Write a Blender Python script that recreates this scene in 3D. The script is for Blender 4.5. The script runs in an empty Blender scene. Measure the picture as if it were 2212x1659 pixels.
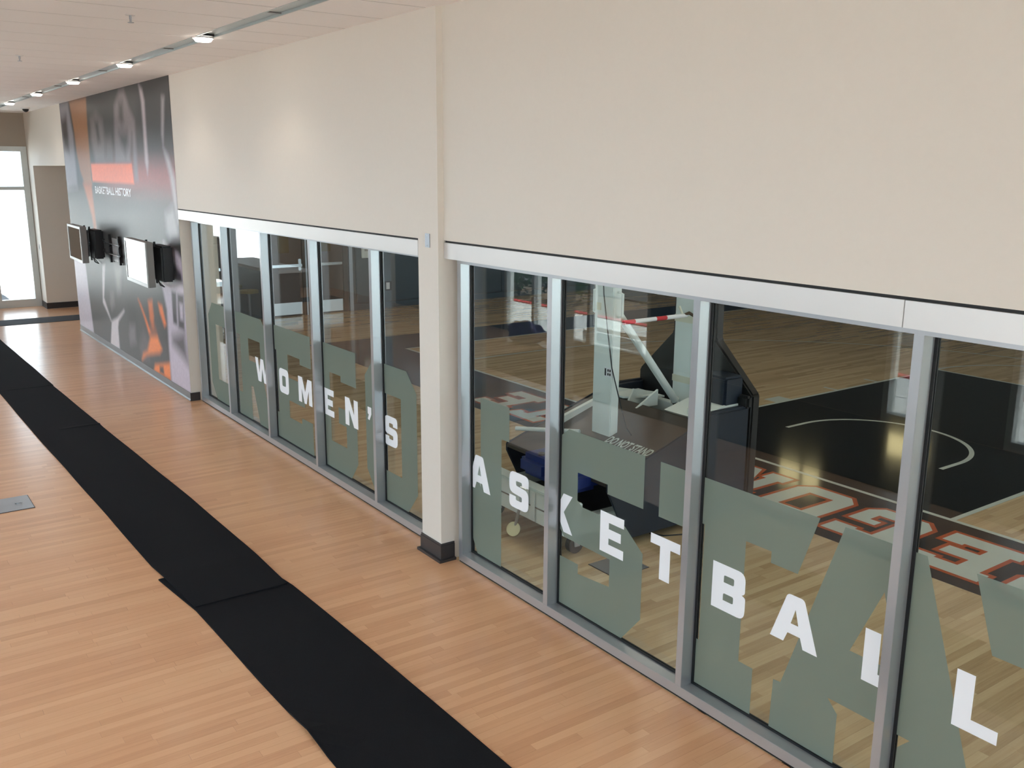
import bpy, bmesh, math, random
from mathutils import Vector, Matrix, geometry

random.seed(7)
scene = bpy.context.scene
C = scene.collection

# ------------------------------------------------------------------ camera
CAM = Vector((5.60125, -3.52118, 2.87217))
CR = Vector((0.57999146, 0.8145966, 0.00650243))
CU = Vector((-0.18448397, 0.12356916, 0.97503658))
CF = Vector((-0.79345798, 0.56671249, -0.22194907))
FPX = 2032.92
cd = bpy.data.cameras.new('camera')
cam = bpy.data.objects.new('camera', cd)
C.objects.link(cam)
cd.sensor_fit = 'HORIZONTAL'
cd.sensor_width = 36.0
cd.lens = FPX / 2212 * 36.0
cd.clip_start = 0.05
cd.clip_end = 400
cam.matrix_world = Matrix((
    (CR.x, CU.x, -CF.x, CAM.x),
    (CR.y, CU.y, -CF.y, CAM.y),
    (CR.z, CU.z, -CF.z, CAM.z),
    (0, 0, 0, 1)))
scene.camera = cam

# ------------------------------------------------------------------ world, daylight, exposure
SKY = 3.3
w = bpy.data.worlds.new('overcast_sky')
scene.world = w
w.use_nodes = True
bg = w.node_tree.nodes['Background']
bg.inputs[0].default_value = (0.70, 0.86, 1.0, 1)
bg.inputs[1].default_value = SKY
scene.view_settings.view_transform = 'Standard'
scene.view_settings.look = 'None'
scene.view_settings.gamma = 1
scene.view_settings.use_curve_mapping = False
scene.view_settings.exposure = 0.36
scene.cycles.transparent_max_bounces = 24
scene.cycles.max_bounces = 10
scene.cycles.diffuse_bounces = 6

sun = bpy.data.lights.new('sun', 'SUN')
sun.energy = 22
sun.angle = 0.03
sun.color = (1.0, 0.98, 0.96)
so = bpy.data.objects.new('sun', sun)
C.objects.link(so)
so.rotation_euler = Vector((0.50, -0.07, 0.86)).to_track_quat('Z', 'Y').to_euler()


def portal(name, loc, sx, sy, rot):
    """light portal in a window opening: guides sky samples, emits nothing itself"""
    l = bpy.data.lights.new(name, 'AREA')
    l.shape = 'RECTANGLE'
    l.size = sx
    l.size_y = sy
    l.cycles.is_portal = True
    o = bpy.data.objects.new(name, l)
    C.objects.link(o)
    o.location = loc
    o.rotation_euler = rot


HP = math.pi / 2
portal('sky_portal_street', (-3.55, -6.45, 2.0), 18.2, 3.8, (HP, 0, 0))
portal('sky_portal_end', (-16.55, -2.6, 1.7), 3.2, 4.9, (0, -HP, 0))
portal('sky_portal_near', (10.25, -3.1, 1.4), 2.6, 6.2, (0, HP, 0))

# ------------------------------------------------------------------ materials


def srgb(r, g, b):
    f = lambda v: ((v / 255 + 0.055) / 1.055) ** 2.4 if v > 10 else v / 255 / 12.92
    return (f(r), f(g), f(b), 1)


def mat(name, col, rough=0.5, metal=0.0, spec=0.5, noise=None, bump=None, coat=0.0, coat_rough=0.1):
    m = bpy.data.materials.new(name)
    m.use_nodes = True
    nt = m.node_tree
    p = nt.nodes['Principled BSDF']
    p.inputs['Base Color'].default_value = col if len(col) == 4 else (*col, 1)
    p.inputs['Roughness'].default_value = rough
    p.inputs['Metallic'].default_value = metal
    p.inputs['Specular IOR Level'].default_value = spec
    p.inputs['Coat Weight'].default_value = coat
    p.inputs['Coat Roughness'].default_value = coat_rough
    tc = nt.nodes.new('ShaderNodeTexCoord')
    if noise:
        sc, amt = noise
        n = nt.nodes.new('ShaderNodeTexNoise')
        n.inputs['Scale'].default_value = sc
        n.inputs['Detail'].default_value = 4
        nt.links.new(tc.outputs['Object'], n.inputs['Vector'])
        mx = nt.nodes.new('ShaderNodeMix')
        mx.data_type = 'RGBA'
        c = p.inputs['Base Color'].default_value
        mx.inputs[6].default_value = (c[0] * (1 - amt), c[1] * (1 - amt), c[2] * (1 - amt), 1)
        mx.inputs[7].default_value = (min(1, c[0] * (1 + amt)), min(1, c[1] * (1 + amt)), min(1, c[2] * (1 + amt)), 1)
        nt.links.new(n.outputs['Fac'], mx.inputs[0])
        nt.links.new(mx.outputs[2], p.inputs['Base Color'])
    if bump:
        sc, st = bump
        n2 = nt.nodes.new('ShaderNodeTexNoise')
        n2.inputs['Scale'].default_value = sc
        n2.inputs['Detail'].default_value = 3
        nt.links.new(tc.outputs['Object'], n2.inputs['Vector'])
        b = nt.nodes.new('ShaderNodeBump')
        b.inputs['Strength'].default_value = st
        b.inputs['Distance'].default_value = 0.004
        nt.links.new(n2.outputs['Fac'], b.inputs['Height'])
        nt.links.new(b.outputs['Normal'], p.inputs['Normal'])
    return m


def emit(name, col, s):
    m = bpy.data.materials.new(name)
    m.use_nodes = True
    nt = m.node_tree
    nt.nodes.clear()
    o = nt.nodes.new('ShaderNodeOutputMaterial')
    e = nt.nodes.new('ShaderNodeEmission')
    e.inputs[0].default_value = (*col, 1)
    e.inputs[1].default_value = s
    nt.links.new(e.outputs[0], o.inputs[0])
    return m


def wood(name, source, lo, mid, hi, rough, coat, var=0.55):
    """strip flooring: one tone per plank, fine grain running along the plank"""
    m = bpy.data.materials.new(name)
    m.use_nodes = True
    nt = m.node_tree
    N, L = nt.nodes, nt.links
    p = N['Principled BSDF']
    if source == 'island':
        g = N.new('ShaderNodeNewGeometry')
        rnd = g.outputs['Random Per Island']
    else:
        g = N.new('ShaderNodeObjectInfo')
        rnd = g.outputs['Random']
    pos = N.new('ShaderNodeNewGeometry')
    mp = N.new('ShaderNodeMapping')
    mp.inputs['Scale'].default_value = (55, 2.2, 1)
    L.new(pos.outputs['Position'], mp.inputs['Vector'])
    ad = N.new('ShaderNodeVectorMath')
    ad.operation = 'ADD'
    cmb = N.new('ShaderNodeCombineXYZ')
    ml = N.new('ShaderNodeMath')
    ml.operation = 'MULTIPLY'
    ml.inputs[1].default_value = 91.0
    L.new(rnd, ml.inputs[0])
    L.new(ml.outputs[0], cmb.inputs[1])
    L.new(mp.outputs[0], ad.inputs[0])
    L.new(cmb.outputs[0], ad.inputs[1])
    n = N.new('ShaderNodeTexNoise')
    n.inputs['Scale'].default_value = 1.0
    n.inputs['Detail'].default_value = 5
    n.inputs['Roughness'].default_value = 0.6
    L.new(ad.outputs[0], n.inputs['Vector'])
    cr = N.new('ShaderNodeValToRGB')
    e = cr.color_ramp.elements
    e[0].position = 0.0
    e[0].color = lo
    e[1].position = 1.0
    e[1].color = hi
    k = e.new(0.45)
    k.color = mid
    mixf = N.new('ShaderNodeMath')
    mixf.operation = 'MULTIPLY_ADD'
    mixf.inputs[1].default_value = 0.55
    L.new(n.outputs['Fac'], mixf.inputs[0])
    m2 = N.new('ShaderNodeMath')
    m2.operation = 'MULTIPLY_ADD'
    m2.inputs[1].default_value = var
    m2.inputs[2].default_value = 0.2 - var * 0.45
    L.new(rnd, m2.inputs[0])
    L.new(m2.outputs[0], mixf.inputs[2])
    L.new(mixf.outputs[0], cr.inputs[0])
    L.new(cr.outputs[0], p.inputs['Base Color'])
    p.inputs['Roughness'].default_value = rough
    p.inputs['Coat Weight'].default_value = coat
    p.inputs['Coat Roughness'].default_value = rough * 0.6
    return m


def glass(name, tint, f0=0.03):
    m = bpy.data.materials.new(name)
    m.use_nodes = True
    nt = m.node_tree
    N, L = nt.nodes, nt.links
    N.clear()
    o = N.new('ShaderNodeOutputMaterial')
    mx = N.new('ShaderNodeMixShader')
    t = N.new('ShaderNodeBsdfTransparent')
    t.inputs[0].default_value = (*tint, 1)
    gl = N.new('ShaderNodeBsdfGlossy')
    gl.inputs['Roughness'].default_value = 0.0
    gl.inputs['Color'].default_value = (1, 1, 1, 1)
    lw = N.new('ShaderNodeLayerWeight')
    lw.inputs[0].default_value = 0.5
    pw = N.new('ShaderNodeMath')
    pw.operation = 'POWER'
    pw.inputs[1].default_value = 5
    L.new(lw.outputs['Facing'], pw.inputs[0])
    ma = N.new('ShaderNodeMath')
    ma.operation = 'MULTIPLY_ADD'
    ma.inputs[1].default_value = 1 - f0
    ma.inputs[2].default_value = f0
    L.new(pw.outputs[0], ma.inputs[0])
    L.new(ma.outputs[0], mx.inputs[0])
    L.new(t.outputs[0], mx.inputs[1])
    L.new(gl.outputs[0], mx.inputs[2])
    L.new(mx.outputs[0], o.inputs[0])
    return m


def film(name, col, clear):
    m = bpy.data.materials.new(name)
    m.use_nodes = True
    nt = m.node_tree
    N, L = nt.nodes, nt.links
    N.clear()
    o = N.new('ShaderNodeOutputMaterial')
    d = N.new('ShaderNodeBsdfDiffuse')
    d.inputs[0].default_value = col
    tl = N.new('ShaderNodeBsdfTranslucent')
    tl.inputs[0].default_value = col
    a = N.new('ShaderNodeMixShader')
    a.inputs[0].default_value = 0.4
    L.new(d.outputs[0], a.inputs[1])
    L.new(tl.outputs[0], a.inputs[2])
    t = N.new('ShaderNodeBsdfTransparent')
    b = N.new('ShaderNodeMixShader')
    b.inputs[0].default_value = clear
    L.new(a.outputs[0], b.inputs[1])
    L.new(t.outputs[0], b.inputs[2])
    L.new(b.outputs[0], o.inputs[0])
    return m


M = {}
M['wall'] = mat('painted_wall', srgb(225, 217, 206), 0.55, noise=(30, 0.015), bump=(420, 0.06), spec=0.3)
M['diffuser'] = mat('frosted_slot_diffuser', (0.40, 0.46, 0.47), 0.3)
M['lowwall'] = mat('dark_low_wall', (0.05, 0.042, 0.036), 0.6)
M['wall_dark'] = mat('taupe_wall', srgb(168, 156, 142), 0.6, noise=(30, 0.015))
M['ceil'] = mat('ceiling_panel', srgb(246, 242, 240), 0.7, noise=(60, 0.02))
M['ceil_gap'] = mat('ceiling_shadow_gap', (0.03, 0.028, 0.026), 0.8)
M['joint'] = mat('ceiling_joint', (0.13, 0.12, 0.115), 0.7)
M['brushed'] = mat('brushed_kick_plate', (0.88, 0.90, 0.92), 0.42, 1.0)
M['alu'] = mat('clear_anodised_aluminium', (0.47, 0.485, 0.505), 0.28, 0.6, noise=(3, 0.03))
M['alu_trim'] = mat('brushed_aluminium_trim', (0.72, 0.695, 0.67), 0.36, 0.45, noise=(2, 0.02))
M['gasket'] = mat('black_rubber', (0.008, 0.008, 0.009), 0.6)
M['base'] = mat('black_vinyl_base', (0.035, 0.031, 0.032), 0.35)
M['base_grey'] = mat('grey_vinyl_base', (0.12, 0.115, 0.11), 0.3)
M['glass'] = glass('clear_glass', (0.93, 0.965, 0.95))
M['glass_out'] = glass('exterior_glass', (0.94, 0.96, 0.96), 0.04)
M['film'] = film('frosted_film', srgb(141, 152, 142), 0.10)
M['vinyl'] = mat('white_vinyl', (0.93, 0.94, 0.96), 0.4)
M['plank'] = wood('maple_strip_single', 'object', srgb(198, 143, 104), srgb(217, 163, 122), srgb(229, 180, 137), 0.30, 0.35)
M['plank_i'] = wood('maple_strip', 'island', srgb(198, 143, 104), srgb(217, 163, 122), srgb(229, 180, 137), 0.30, 0.35)
M['gplank'] = wood('gym_maple_single', 'object', srgb(165, 135, 102), srgb(200, 172, 136), srgb(222, 198, 162), 0.16, 0.5)
M['gplank_i'] = wood('gym_maple', 'island', srgb(165, 135, 102), srgb(200, 172, 136), srgb(222, 198, 162), 0.16, 0.5)
M['subfloor'] = mat('subfloor', srgb(120, 85, 55), 0.7)
M['mat'] = mat('charcoal_carpet', (0.0095, 0.0095, 0.0115), 0.95, noise=(260, 0.5), bump=(500, 0.5), spec=0.15)
M['strip'] = mat('dark_floor_strip', (0.03, 0.03, 0.036), 0.8, noise=(200, 0.3))
M['steel'] = mat('brushed_steel', (0.45, 0.47, 0.50), 0.35, 0.9, noise=(8, 0.06))
M['bright'] = mat('polished_steel', (0.82, 0.84, 0.86), 0.18, 1.0)
M['dark'] = mat('black_plastic', (0.012, 0.012, 0.013), 0.4)
M['grey'] = mat('grey_plastic', (0.20, 0.19, 0.18), 0.4)
M['silver'] = mat('silver_plastic', (0.42, 0.41, 0.40), 0.3, 0.3)
M['screen'] = mat('glossy_screen', (0.006, 0.006, 0.007), 0.03, spec=1.0, coat=1.0, coat_rough=0.02)
M['white'] = mat('white_enamel', (0.74, 0.79, 0.78), 0.35, noise=(12, 0.04))
M['cream'] = mat('cream_tape', (0.72, 0.70, 0.58), 0.5)
M['navy'] = mat('navy_vinyl_pad', (0.012, 0.018, 0.032), 0.35, noise=(6, 0.15))
M['pad'] = mat('black_vinyl_pad', (0.013, 0.012, 0.012), 0.4, noise=(6, 0.2))
M['hood'] = mat('dark_hood_plate', (0.035, 0.024, 0.019), 0.3, noise=(5, 0.12))
M['blue'] = mat('blue_plastic', (0.010, 0.025, 0.16), 0.4)
M['brass'] = mat('brass', (0.60, 0.52, 0.30), 0.3, 0.9)
M['cpaint'] = mat('black_court_paint', (0.009, 0.0085, 0.009), 0.11, coat=0.4, coat_rough=0.06)
M['npaint'] = mat('navy_court_paint', (0.012, 0.020, 0.048), 0.11, coat=0.4, coat_rough=0.06)
M['wpaint'] = mat('white_court_paint', (0.56, 0.60, 0.56), 0.2, coat=0.4)
M['opaint'] = mat('orange_court_paint', (0.42, 0.075, 0.02), 0.2, coat=0.4)
M['gwall'] = mat('grey_gym_wall', (0.09, 0.105, 0.12), 0.6)
M['gpad'] = mat('grey_wall_pad', (0.065, 0.095, 0.125), 0.42, noise=(5, 0.1))
M['door'] = mat('brown_door', (0.085, 0.062, 0.052), 0.4, noise=(4, 0.1))
M['doorframe'] = mat('dark_door_frame', (0.04, 0.036, 0.032), 0.4)
M['vision'] = mat('amber_vision_glass', (0.10, 0.075, 0.02), 0.08)
M['concrete'] = mat('pale_concrete', (0.60, 0.61, 0.59), 0.8, noise=(3, 0.08))
M['asphalt'] = mat('asphalt', (0.05, 0.05, 0.05), 0.9, noise=(8, 0.2))
M['soil'] = mat('bare_soil', (0.12, 0.085, 0.06), 0.95, noise=(2, 0.35))
M['red'] = mat('red_kerb_paint', (0.60, 0.035, 0.05), 0.5)
M['leaf'] = mat('leaf', (0.06, 0.17, 0.05), 0.6, noise=(3, 0.4))
M['bark'] = mat('bark', (0.09, 0.06, 0.04), 0.9, noise=(20, 0.3))
M['purple'] = mat('purple_nylon', (0.075, 0.028, 0.17), 0.5)
M['paper'] = mat('paper', (0.8, 0.8, 0.84), 0.6)
M['yellow'] = mat('yellow_seat', (0.55, 0.45, 0.16), 0.5)
M['lamp'] = emit('lamp_glow', (1.0, 0.93, 0.82), 14.0)
M['gymlamp'] = emit('gym_lamp_glow', (1.0, 0.90, 0.76), 10.0)
M['warmlamp'] = emit('warm_panel_glow', (1.0, 0.80, 0.42), 2.2)
M['print_white'] = mat('white_glossy_print', (0.75, 0.73, 0.76), 0.3)
M['whitewall'] = mat('white_render', (0.75, 0.76, 0.76), 0.7)
M['frame_out'] = mat('pale_window_frame', (0.62, 0.64, 0.62), 0.4, 0.3)
M['reveal'] = mat('black_reveal', (0.012, 0.010, 0.010), 0.6)

# ------------------------------------------------------------------ helpers


class MB:
    def __init__(s):
        s.v = []
        s.f = []

    def box(s, x0, x1, y0, y1, z0, z1):
        b = len(s.v)
        s.v += [(x0, y0, z0), (x1, y0, z0), (x1, y1, z0), (x0, y1, z0), (x0, y0, z1), (x1, y0, z1), (x1, y1, z1), (x0, y1, z1)]
        s.f += [tuple(b + i for i in q) for q in ((0, 3, 2, 1), (4, 5, 6, 7), (0, 1, 5, 4), (1, 2, 6, 5), (2, 3, 7, 6), (3, 0, 4, 7))]
        return s

    def prism(s, poly, axis, a0, a1):
        """polygon in the two other axes, extruded along axis"""
        b = len(s.v)
        n = len(poly)
        for a in (a0, a1):
            for p, q in poly:
                s.v.append({'x': (a, p, q), 'y': (p, a, q), 'z': (p, q, a)}[axis])
        s.f.append(tuple(range(b, b + n)))
        s.f.append(tuple(range(b + 2 * n - 1, b + n - 1, -1)))
        for i in range(n):
            j = (i + 1) % n
            s.f.append((b + i, b + n + i, b + n + j, b + j))
        return s

    def cyl(s, p0, p1, r0, n=16, r1=None):
        r1 = r0 if r1 is None else r1
        p0, p1 = Vector(p0), Vector(p1)
        d = (p1 - p0).normalized()
        u = d.orthogonal().normalized()
        v = d.cross(u)
        b = len(s.v)
        for p, r in ((p0, r0), (p1, r1)):
            for i in range(n):
                a = 2 * math.pi * i / n
                s.v.append(tuple(p + (u * math.cos(a) + v * math.sin(a)) * r))
        s.f.append(tuple(range(b + n - 1, b - 1, -1)))
        s.f.append(tuple(range(b + n, b + 2 * n)))
        for i in range(n):
            j = (i + 1) % n
            s.f.append((b + i, b + j, b + n + j, b + n + i))
        return s

    def tube(s, pts, r, n=10):
        pts = [Vector(p) for p in pts]
        b = len(s.v)
        u = None
        for k, p in enumerate(pts):
            d = (pts[min(k + 1, len(pts) - 1)] - pts[max(k - 1, 0)]).normalized()
            u = d.orthogonal().normalized() if u is None else (u - d * u.dot(d)).normalized()
            v = d.cross(u)
            for i in range(n):
                a = 2 * math.pi * i / n
                s.v.append(tuple(p + (u * math.cos(a) + v * math.sin(a)) * r))
        for k in range(len(pts) - 1):
            for i in range(n):
                j = (i + 1) % n
                s.f.append((b + k * n + i, b + k * n + j, b + (k + 1) * n + j, b + (k + 1) * n + i))
        s.f.append(tuple(range(b + n - 1, b - 1, -1)))
        e = b + (len(pts) - 1) * n
        s.f.append(tuple(range(e, e + n)))
        return s

    def poly(s, loops, to3):
        """flat polygon with holes"""
        vl = [[Vector((p[0], p[1], 0)) for p in lp] for lp in loops]
        tris = geometry.tessellate_polygon(vl)
        flat = [p for lp in loops for p in lp]
        b = len(s.v)
        s.v += [tuple(to3(p[0], p[1])) for p in flat]
        s.f += [tuple(b + i for i in t) for t in tris]
        return s

    def build(s, name, m, parent=None, bevel=0, smooth=False, local=False, seg=2):
        o0 = Vector((0, 0, 0))
        if parent is not None and not local:
            o0 = parent.location.copy()
            q = parent.parent
            while q is not None:
                o0 += q.location
                q = q.parent
        me = bpy.data.meshes.new(name)
        me.from_pydata([tuple(Vector(v) - o0) for v in s.v], [], s.f)
        bm = bmesh.new()
        bm.from_mesh(me)
        bmesh.ops.recalc_face_normals(bm, faces=bm.faces)
        if bevel:
            bmesh.ops.bevel(bm, geom=[e for e in bm.edges if len(e.link_faces) == 2 and e.calc_face_angle(0) > 0.5],
                            offset=bevel, segments=seg, affect='EDGES', clamp_overlap=True)
        bm.to_mesh(me)
        bm.free()
        if smooth:
            for p in me.polygons:
                p.use_smooth = True
        if m:
            me.materials.append(M[m] if isinstance(m, str) else m)
        o = bpy.data.objects.new(name, me)
        C.objects.link(o)
        if parent is not None:
            o.parent = parent
        return o


def bx(*a):
    return MB().box(*a)


def empty(name, loc=(0, 0, 0)):
    o = bpy.data.objects.new(name, None)
    C.objects.link(o)
    o.location = loc
    o.empty_display_size = 0.1
    return o


def tag(o, label, cat, group=None):
    o['label'] = label
    o['category'] = cat
    if group:
        o['group'] = group
    return o


def struct(o, label=None):
    o['kind'] = 'structure'
    if label:
        o['label'] = label
    return o


def rounded(pts, seg=5):
    """points (x, y) or (x, y, r): corners with r are rounded"""
    out = []
    n = len(pts)
    for i, p in enumerate(pts):
        if len(p) < 3:
            out.append((p[0], p[1]))
            continue
        P = Vector(p[:2])
        a = Vector(pts[i - 1][:2]) - P
        b = Vector(pts[(i + 1) % n][:2]) - P
        r = min(p[2], a.length * 0.5, b.length * 0.5)
        A = P + a.normalized() * r
        B = P + b.normalized() * r
        for k in range(seg + 1):
            t = k / seg
            q = A * (1 - t) ** 2 + P * 2 * t * (1 - t) + B * t * t
            out.append((q.x, q.y))
    return out


def offset(poly, d):
    """miter offset of a closed loop: outwards for d > 0 on a counter-clockwise loop"""
    ar = sum(poly[i][0] * poly[(i + 1) % len(poly)][1] - poly[(i + 1) % len(poly)][0] * poly[i][1] for i in range(len(poly)))
    sg = 1 if ar > 0 else -1
    out = []
    n = len(poly)
    for i in range(n):
        p0, p1, p2 = Vector(poly[i - 1]), Vector(poly[i]), Vector(poly[(i + 1) % n])
        e1 = (p1 - p0).normalized()
        e2 = (p2 - p1).normalized()
        n1 = Vector((e1.y, -e1.x)) * sg
        n2 = Vector((e2.y, -e2.x)) * sg
        k = n1 + n2
        den = max(0.35, 1 + n1.dot(n2))
        out.append(tuple(p1 + k * (d / den)))
    return out


def clipx(tris, x0, x1):
    """clip 2-D triangles to x0 <= x <= x1"""
    res = []
    for t in tris:
        pl = list(t)
        for lim, sg in ((x0, 1), (x1, -1)):
            out = []
            for i in range(len(pl)):
                a, b = pl[i], pl[(i + 1) % len(pl)]
                da, db = (a[0] - lim) * sg, (b[0] - lim) * sg
                if da >= 0:
                    out.append(a)
                if (da < 0) != (db < 0):
                    k = da / (da - db)
                    out.append((lim, a[1] + (b[1] - a[1]) * k))
            pl = out
            if not pl:
                break
        if len(pl) >= 3:
            res.append(pl)
    return res


def px(v):
    d = Vector(v) - CAM
    z = d.dot(CF)
    return (1106 + FPX * d.dot(CR) / z, 829.5 - FPX * d.dot(CU) / z, z)


# ------------------------------------------------------------------ dimensions (metres)
YL, YR = -0.11, -0.061          # face of the left wall / of the right upper wall
ZH1, ZH2, ZC = 2.263, 2.388, 3.926
XC0, XC1 = -0.348, -0.071       # column
XE = -16.3                      # far end wall
XM0, XM1 = -12.58, -6.13        # mural
XGE = -12.1                     # gym end wall
YW = -6.15                      # street window wall
XN = 10.0                       # near end
SP, FS = 1.22, 0.046
RM = [0.0, 1.038, 2.258, 3.478, 4.698, 5.918, 7.138]
LM = [-6.056, -5.018, -3.798, -2.578, -1.358, -0.39]
YG = 0.092                      # glass plane

# ------------------------------------------------------------------ floors


def strip_floor(name, x0, x1, y0, y1, single, island, visible, label):
    root = struct(bx(x0, x1, y0, y1, -0.12, -0.019).build(name, 'subfloor'), label)
    W = 0.057
    n = int(round((x1 - x0) / W))
    lens = (0.55, 0.75, 0.95, 1.2, 1.5)
    planks = []
    for i in range(n):
        xa = x0 + i * W
        y = y0 - random.random() * 0.8
        while y < y1:
            l = random.choice(lens)
            ya, yb = max(y, y0), min(y + l, y1)
            if y1 - yb < 0.13:
                yb = y1
            if yb - ya > 0.06:
                planks.append((xa, ya, yb, l, ya == y and yb == y + l))
            y = y + l if yb < y1 else y1
    cand = []
    for k, (xa, ya, yb, l, full) in enumerate(planks):
        if not full:
            continue
        c = (xa + W / 2, (ya + yb) / 2, 0)
        q = px(c)
        if q[2] > 0.5 and -20 < q[0] < 2232 and 0 < q[1] < 1680 and visible(*c):
            cand.append((q[2] / l ** 0.5, k))
    cand.sort()
    pick = {k for _, k in cand[:300]}
    protos = {}
    rest = MB()
    G = 0.0003
    T = 0.019
    for k, (xa, ya, yb, l, full) in enumerate(planks):
        if k in pick:
            if l not in protos:
                o = bx(-W / 2 + G, W / 2 - G, -l / 2 + G, l / 2 - G, -T, 0).build('plank', single)
                protos[l] = o.data
            else:
                o = bpy.data.objects.new('plank', protos[l])
                C.objects.link(o)
            o.parent = root
            o.location = (xa + W / 2, (ya + yb) / 2, 0)
        else:
            b = len(rest.v)
            a0, a1, b0, b1 = xa + G, xa + W - G, ya + G, yb - G
            rest.v += [(a0, b0, -T), (a1, b0, -T), (a1, b1, -T), (a0, b1, -T), (a0, b0, 0), (a1, b0, 0), (a1, b1, 0), (a0, b1, 0)]
            rest.f += [tuple(b + i for i in q) for q in ((4, 5, 6, 7), (0, 1, 5, 4), (1, 2, 6, 5), (2, 3, 7, 6), (3, 0, 4, 7))]
    me = bpy.data.meshes.new('planks')
    me.from_pydata(rest.v, [], rest.f)
    me.materials.append(M[island])
    o = bpy.data.objects.new('planks', me)
    C.objects.link(o)
    o.parent = root
    o['kind'] = 'stuff'
    return root


def mat_edge(x):
    return -1.86 - 0.016 * max(0, -x)


floor = strip_floor('floor', XE, XN, YW, 0.0, 'plank', 'plank_i',
                    lambda x, y, z: not (mat_edge(x) - 0.05 < y < mat_edge(x) + 0.75) and y < -0.05,
                    'light maple strip floor of the corridor')
floor2 = strip_floor('floor_gym', XGE, 14.0, 0.0, 16.0, 'gplank', 'gplank_i',
                     lambda x, y, z: 0.12 < y < 2.7 and x > -5, 'maple gym floor beyond the glass')
fa = bx(-15.75, -12.6, 0.0, 4.0, -0.12, -0.001).build('floor_side_hall', 'plank_i')
struct(fa, 'wood floor of the side passage')

# ------------------------------------------------------------------ corridor walls
# left part of the storefront wall: upper wall, mural wall, lintel over the side passage
wl = MB()
wl.box(XM1, XC1, YL, 0.115, ZH2, ZC + 0.3)
wl.box(XM0, XM1, YL, 0.34, 0, ZC + 0.3)
wl.box(-15.75, XM0, YL, 0.34, 2.89, ZC + 0.3)
wl.box(XE, -15.75, YL, 0.34, 0, ZC + 0.3)
struct(wl.build('wall_left', 'wall'), 'beige painted wall above the far run of windows')
struct(bx(XC1, XN, YR, 0.115, ZH2, ZC + 0.3).build('wall_right', 'wall'), 'beige painted wall above the near run of windows')
struct(bx(XC0, XC1, YL, 0.115, 0, ZH2).build('wall_column', 'wall'), 'beige column between the two runs of windows')
struct(bx(7.19, XN, YR, 0.115, 0, ZH2).build('wall_near', 'wall'), 'beige wall past the last window')
# side passage beyond the mural
ws = MB()
ws.box(-15.95, -15.75, 0.34, 4.0, 0, ZC)
ws.box(-12.6, -12.4, 0.34, 4.0, 0, ZC)
ws.box(-15.95, -12.4, 4.0, 4.2, 0, ZC)
struct(ws.build('wall_side_hall', 'wall'), 'walls of the side passage')
struct(bx(-15.95, -12.4, 0.34, 4.2, 2.95, 3.05).build('ceiling_side_hall', 'wall'), 'low ceiling of the side passage')
# far end wall with the tall window
we = MB()
we.box(XE - 0.2, XE, YW, YL, 3.27, ZC + 0.3)
we.box(XE - 0.2, XE, YW, -5.0, 0, 3.27)
we.box(XE - 0.2, XE, -0.12, YL + 0.45, 0, 3.27)
we.box(XE - 0.2, XE, -1.75, -0.98, 0, 3.27)
struct(we.build('wall_end', 'wall_dark'), 'taupe end wall above the tall window')
# street side: solid part, then glass
struct(bx(XE - 0.2, -12.6, YW - 0.2, YW, 0, ZC + 0.3).build('wall_street', 'wall'), 'solid part of the street wall')
struct(bx(-12.6, -8.45, YW - 0.2, YW, 0, 1.5).build('wall_street_low', 'lowwall'), 'low wall under the added high street windows')
struct(bx(-4.62, -0.66, YW - 0.2, YW, 0, 1.5).build('wall_street_pier', 'lowwall'), 'low wall between the street windows')
struct(bx(-0.01, 0.81, YW - 0.2, YW, 0, 1.5).build('wall_street_standin', 'lowwall'), 'low dark panel added to stand in for a dark reflected figure')  # unseen panel, added to darken the glass where a person's reflection falls
struct(bx(5.45, XN, YW - 0.2, YW, 0, 3.85).build('wall_street_near', 'wall'), 'unseen near part of the street wall, made solid to cut daylight')  # unseen stretch kept solid to reduce daylight at the near end
struct(bx(-12.6, XN, YW - 0.2, YW, 3.85, ZC + 0.3).build('wall_street_head', 'wall'), 'strip of wall over the street windows')

# baseboards


def base_profile(mb, x0, x1, y0, z=0.105):
    """vinyl cove base along x on a wall face looking to -y"""
    mb.prism([(y0, z), (y0 - 0.006, z - 0.003), (y0 - 0.006, 0.022), (y0 - 0.016, 0.008), (y0 - 0.018, 0.0), (y0, 0.0)], 'x', x0, x1)


b = MB()
base_profile(b, XM0, XM1, YL)
struct(b.build('baseboard_mural', 'base_grey'), 'grey vinyl base under the mural')
b = bx(XM1, XM1 + 0.012, YL - 0.012, 0.0, 0, 0.105)
struct(b.build('baseboard_mural_end', 'base'), 'black base on the end of the mural wall')
b = MB()
b.box(XC0 - 0.012, XC1 + 0.014, YL - 0.012, YL, 0.02, 0.125)
b.box(XC0 - 0.008, XC1 + 0.010, YL - 0.008, YL, 0.125, 0.140)
b.box(XC1, XC1 + 0.014, YL, 0.0, 0.02, 0.125)
b.box(XC1, XC1 + 0.010, YL, 0.0, 0.125, 0.140)
b.prism([(XC0 - 0.03, YL - 0.034), (XC1 + 0.034, YL - 0.034), (XC1 + 0.034, 0.0), (XC1, 0.0), (XC1, YL), (XC0 - 0.03, YL)], 'z', 0, 0.02)
struct(b.build('baseboard_column', 'base'), 'black wooden base around the column')
b = MB()
base_profile(b, XE, -15.75, YL, 0.12)
b.box(-15.75, -15.738, YL - 0.012, 4.0, 0, 0.12)
struct(b.build('baseboard_passage', 'base'), 'black base at the side passage')

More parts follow.
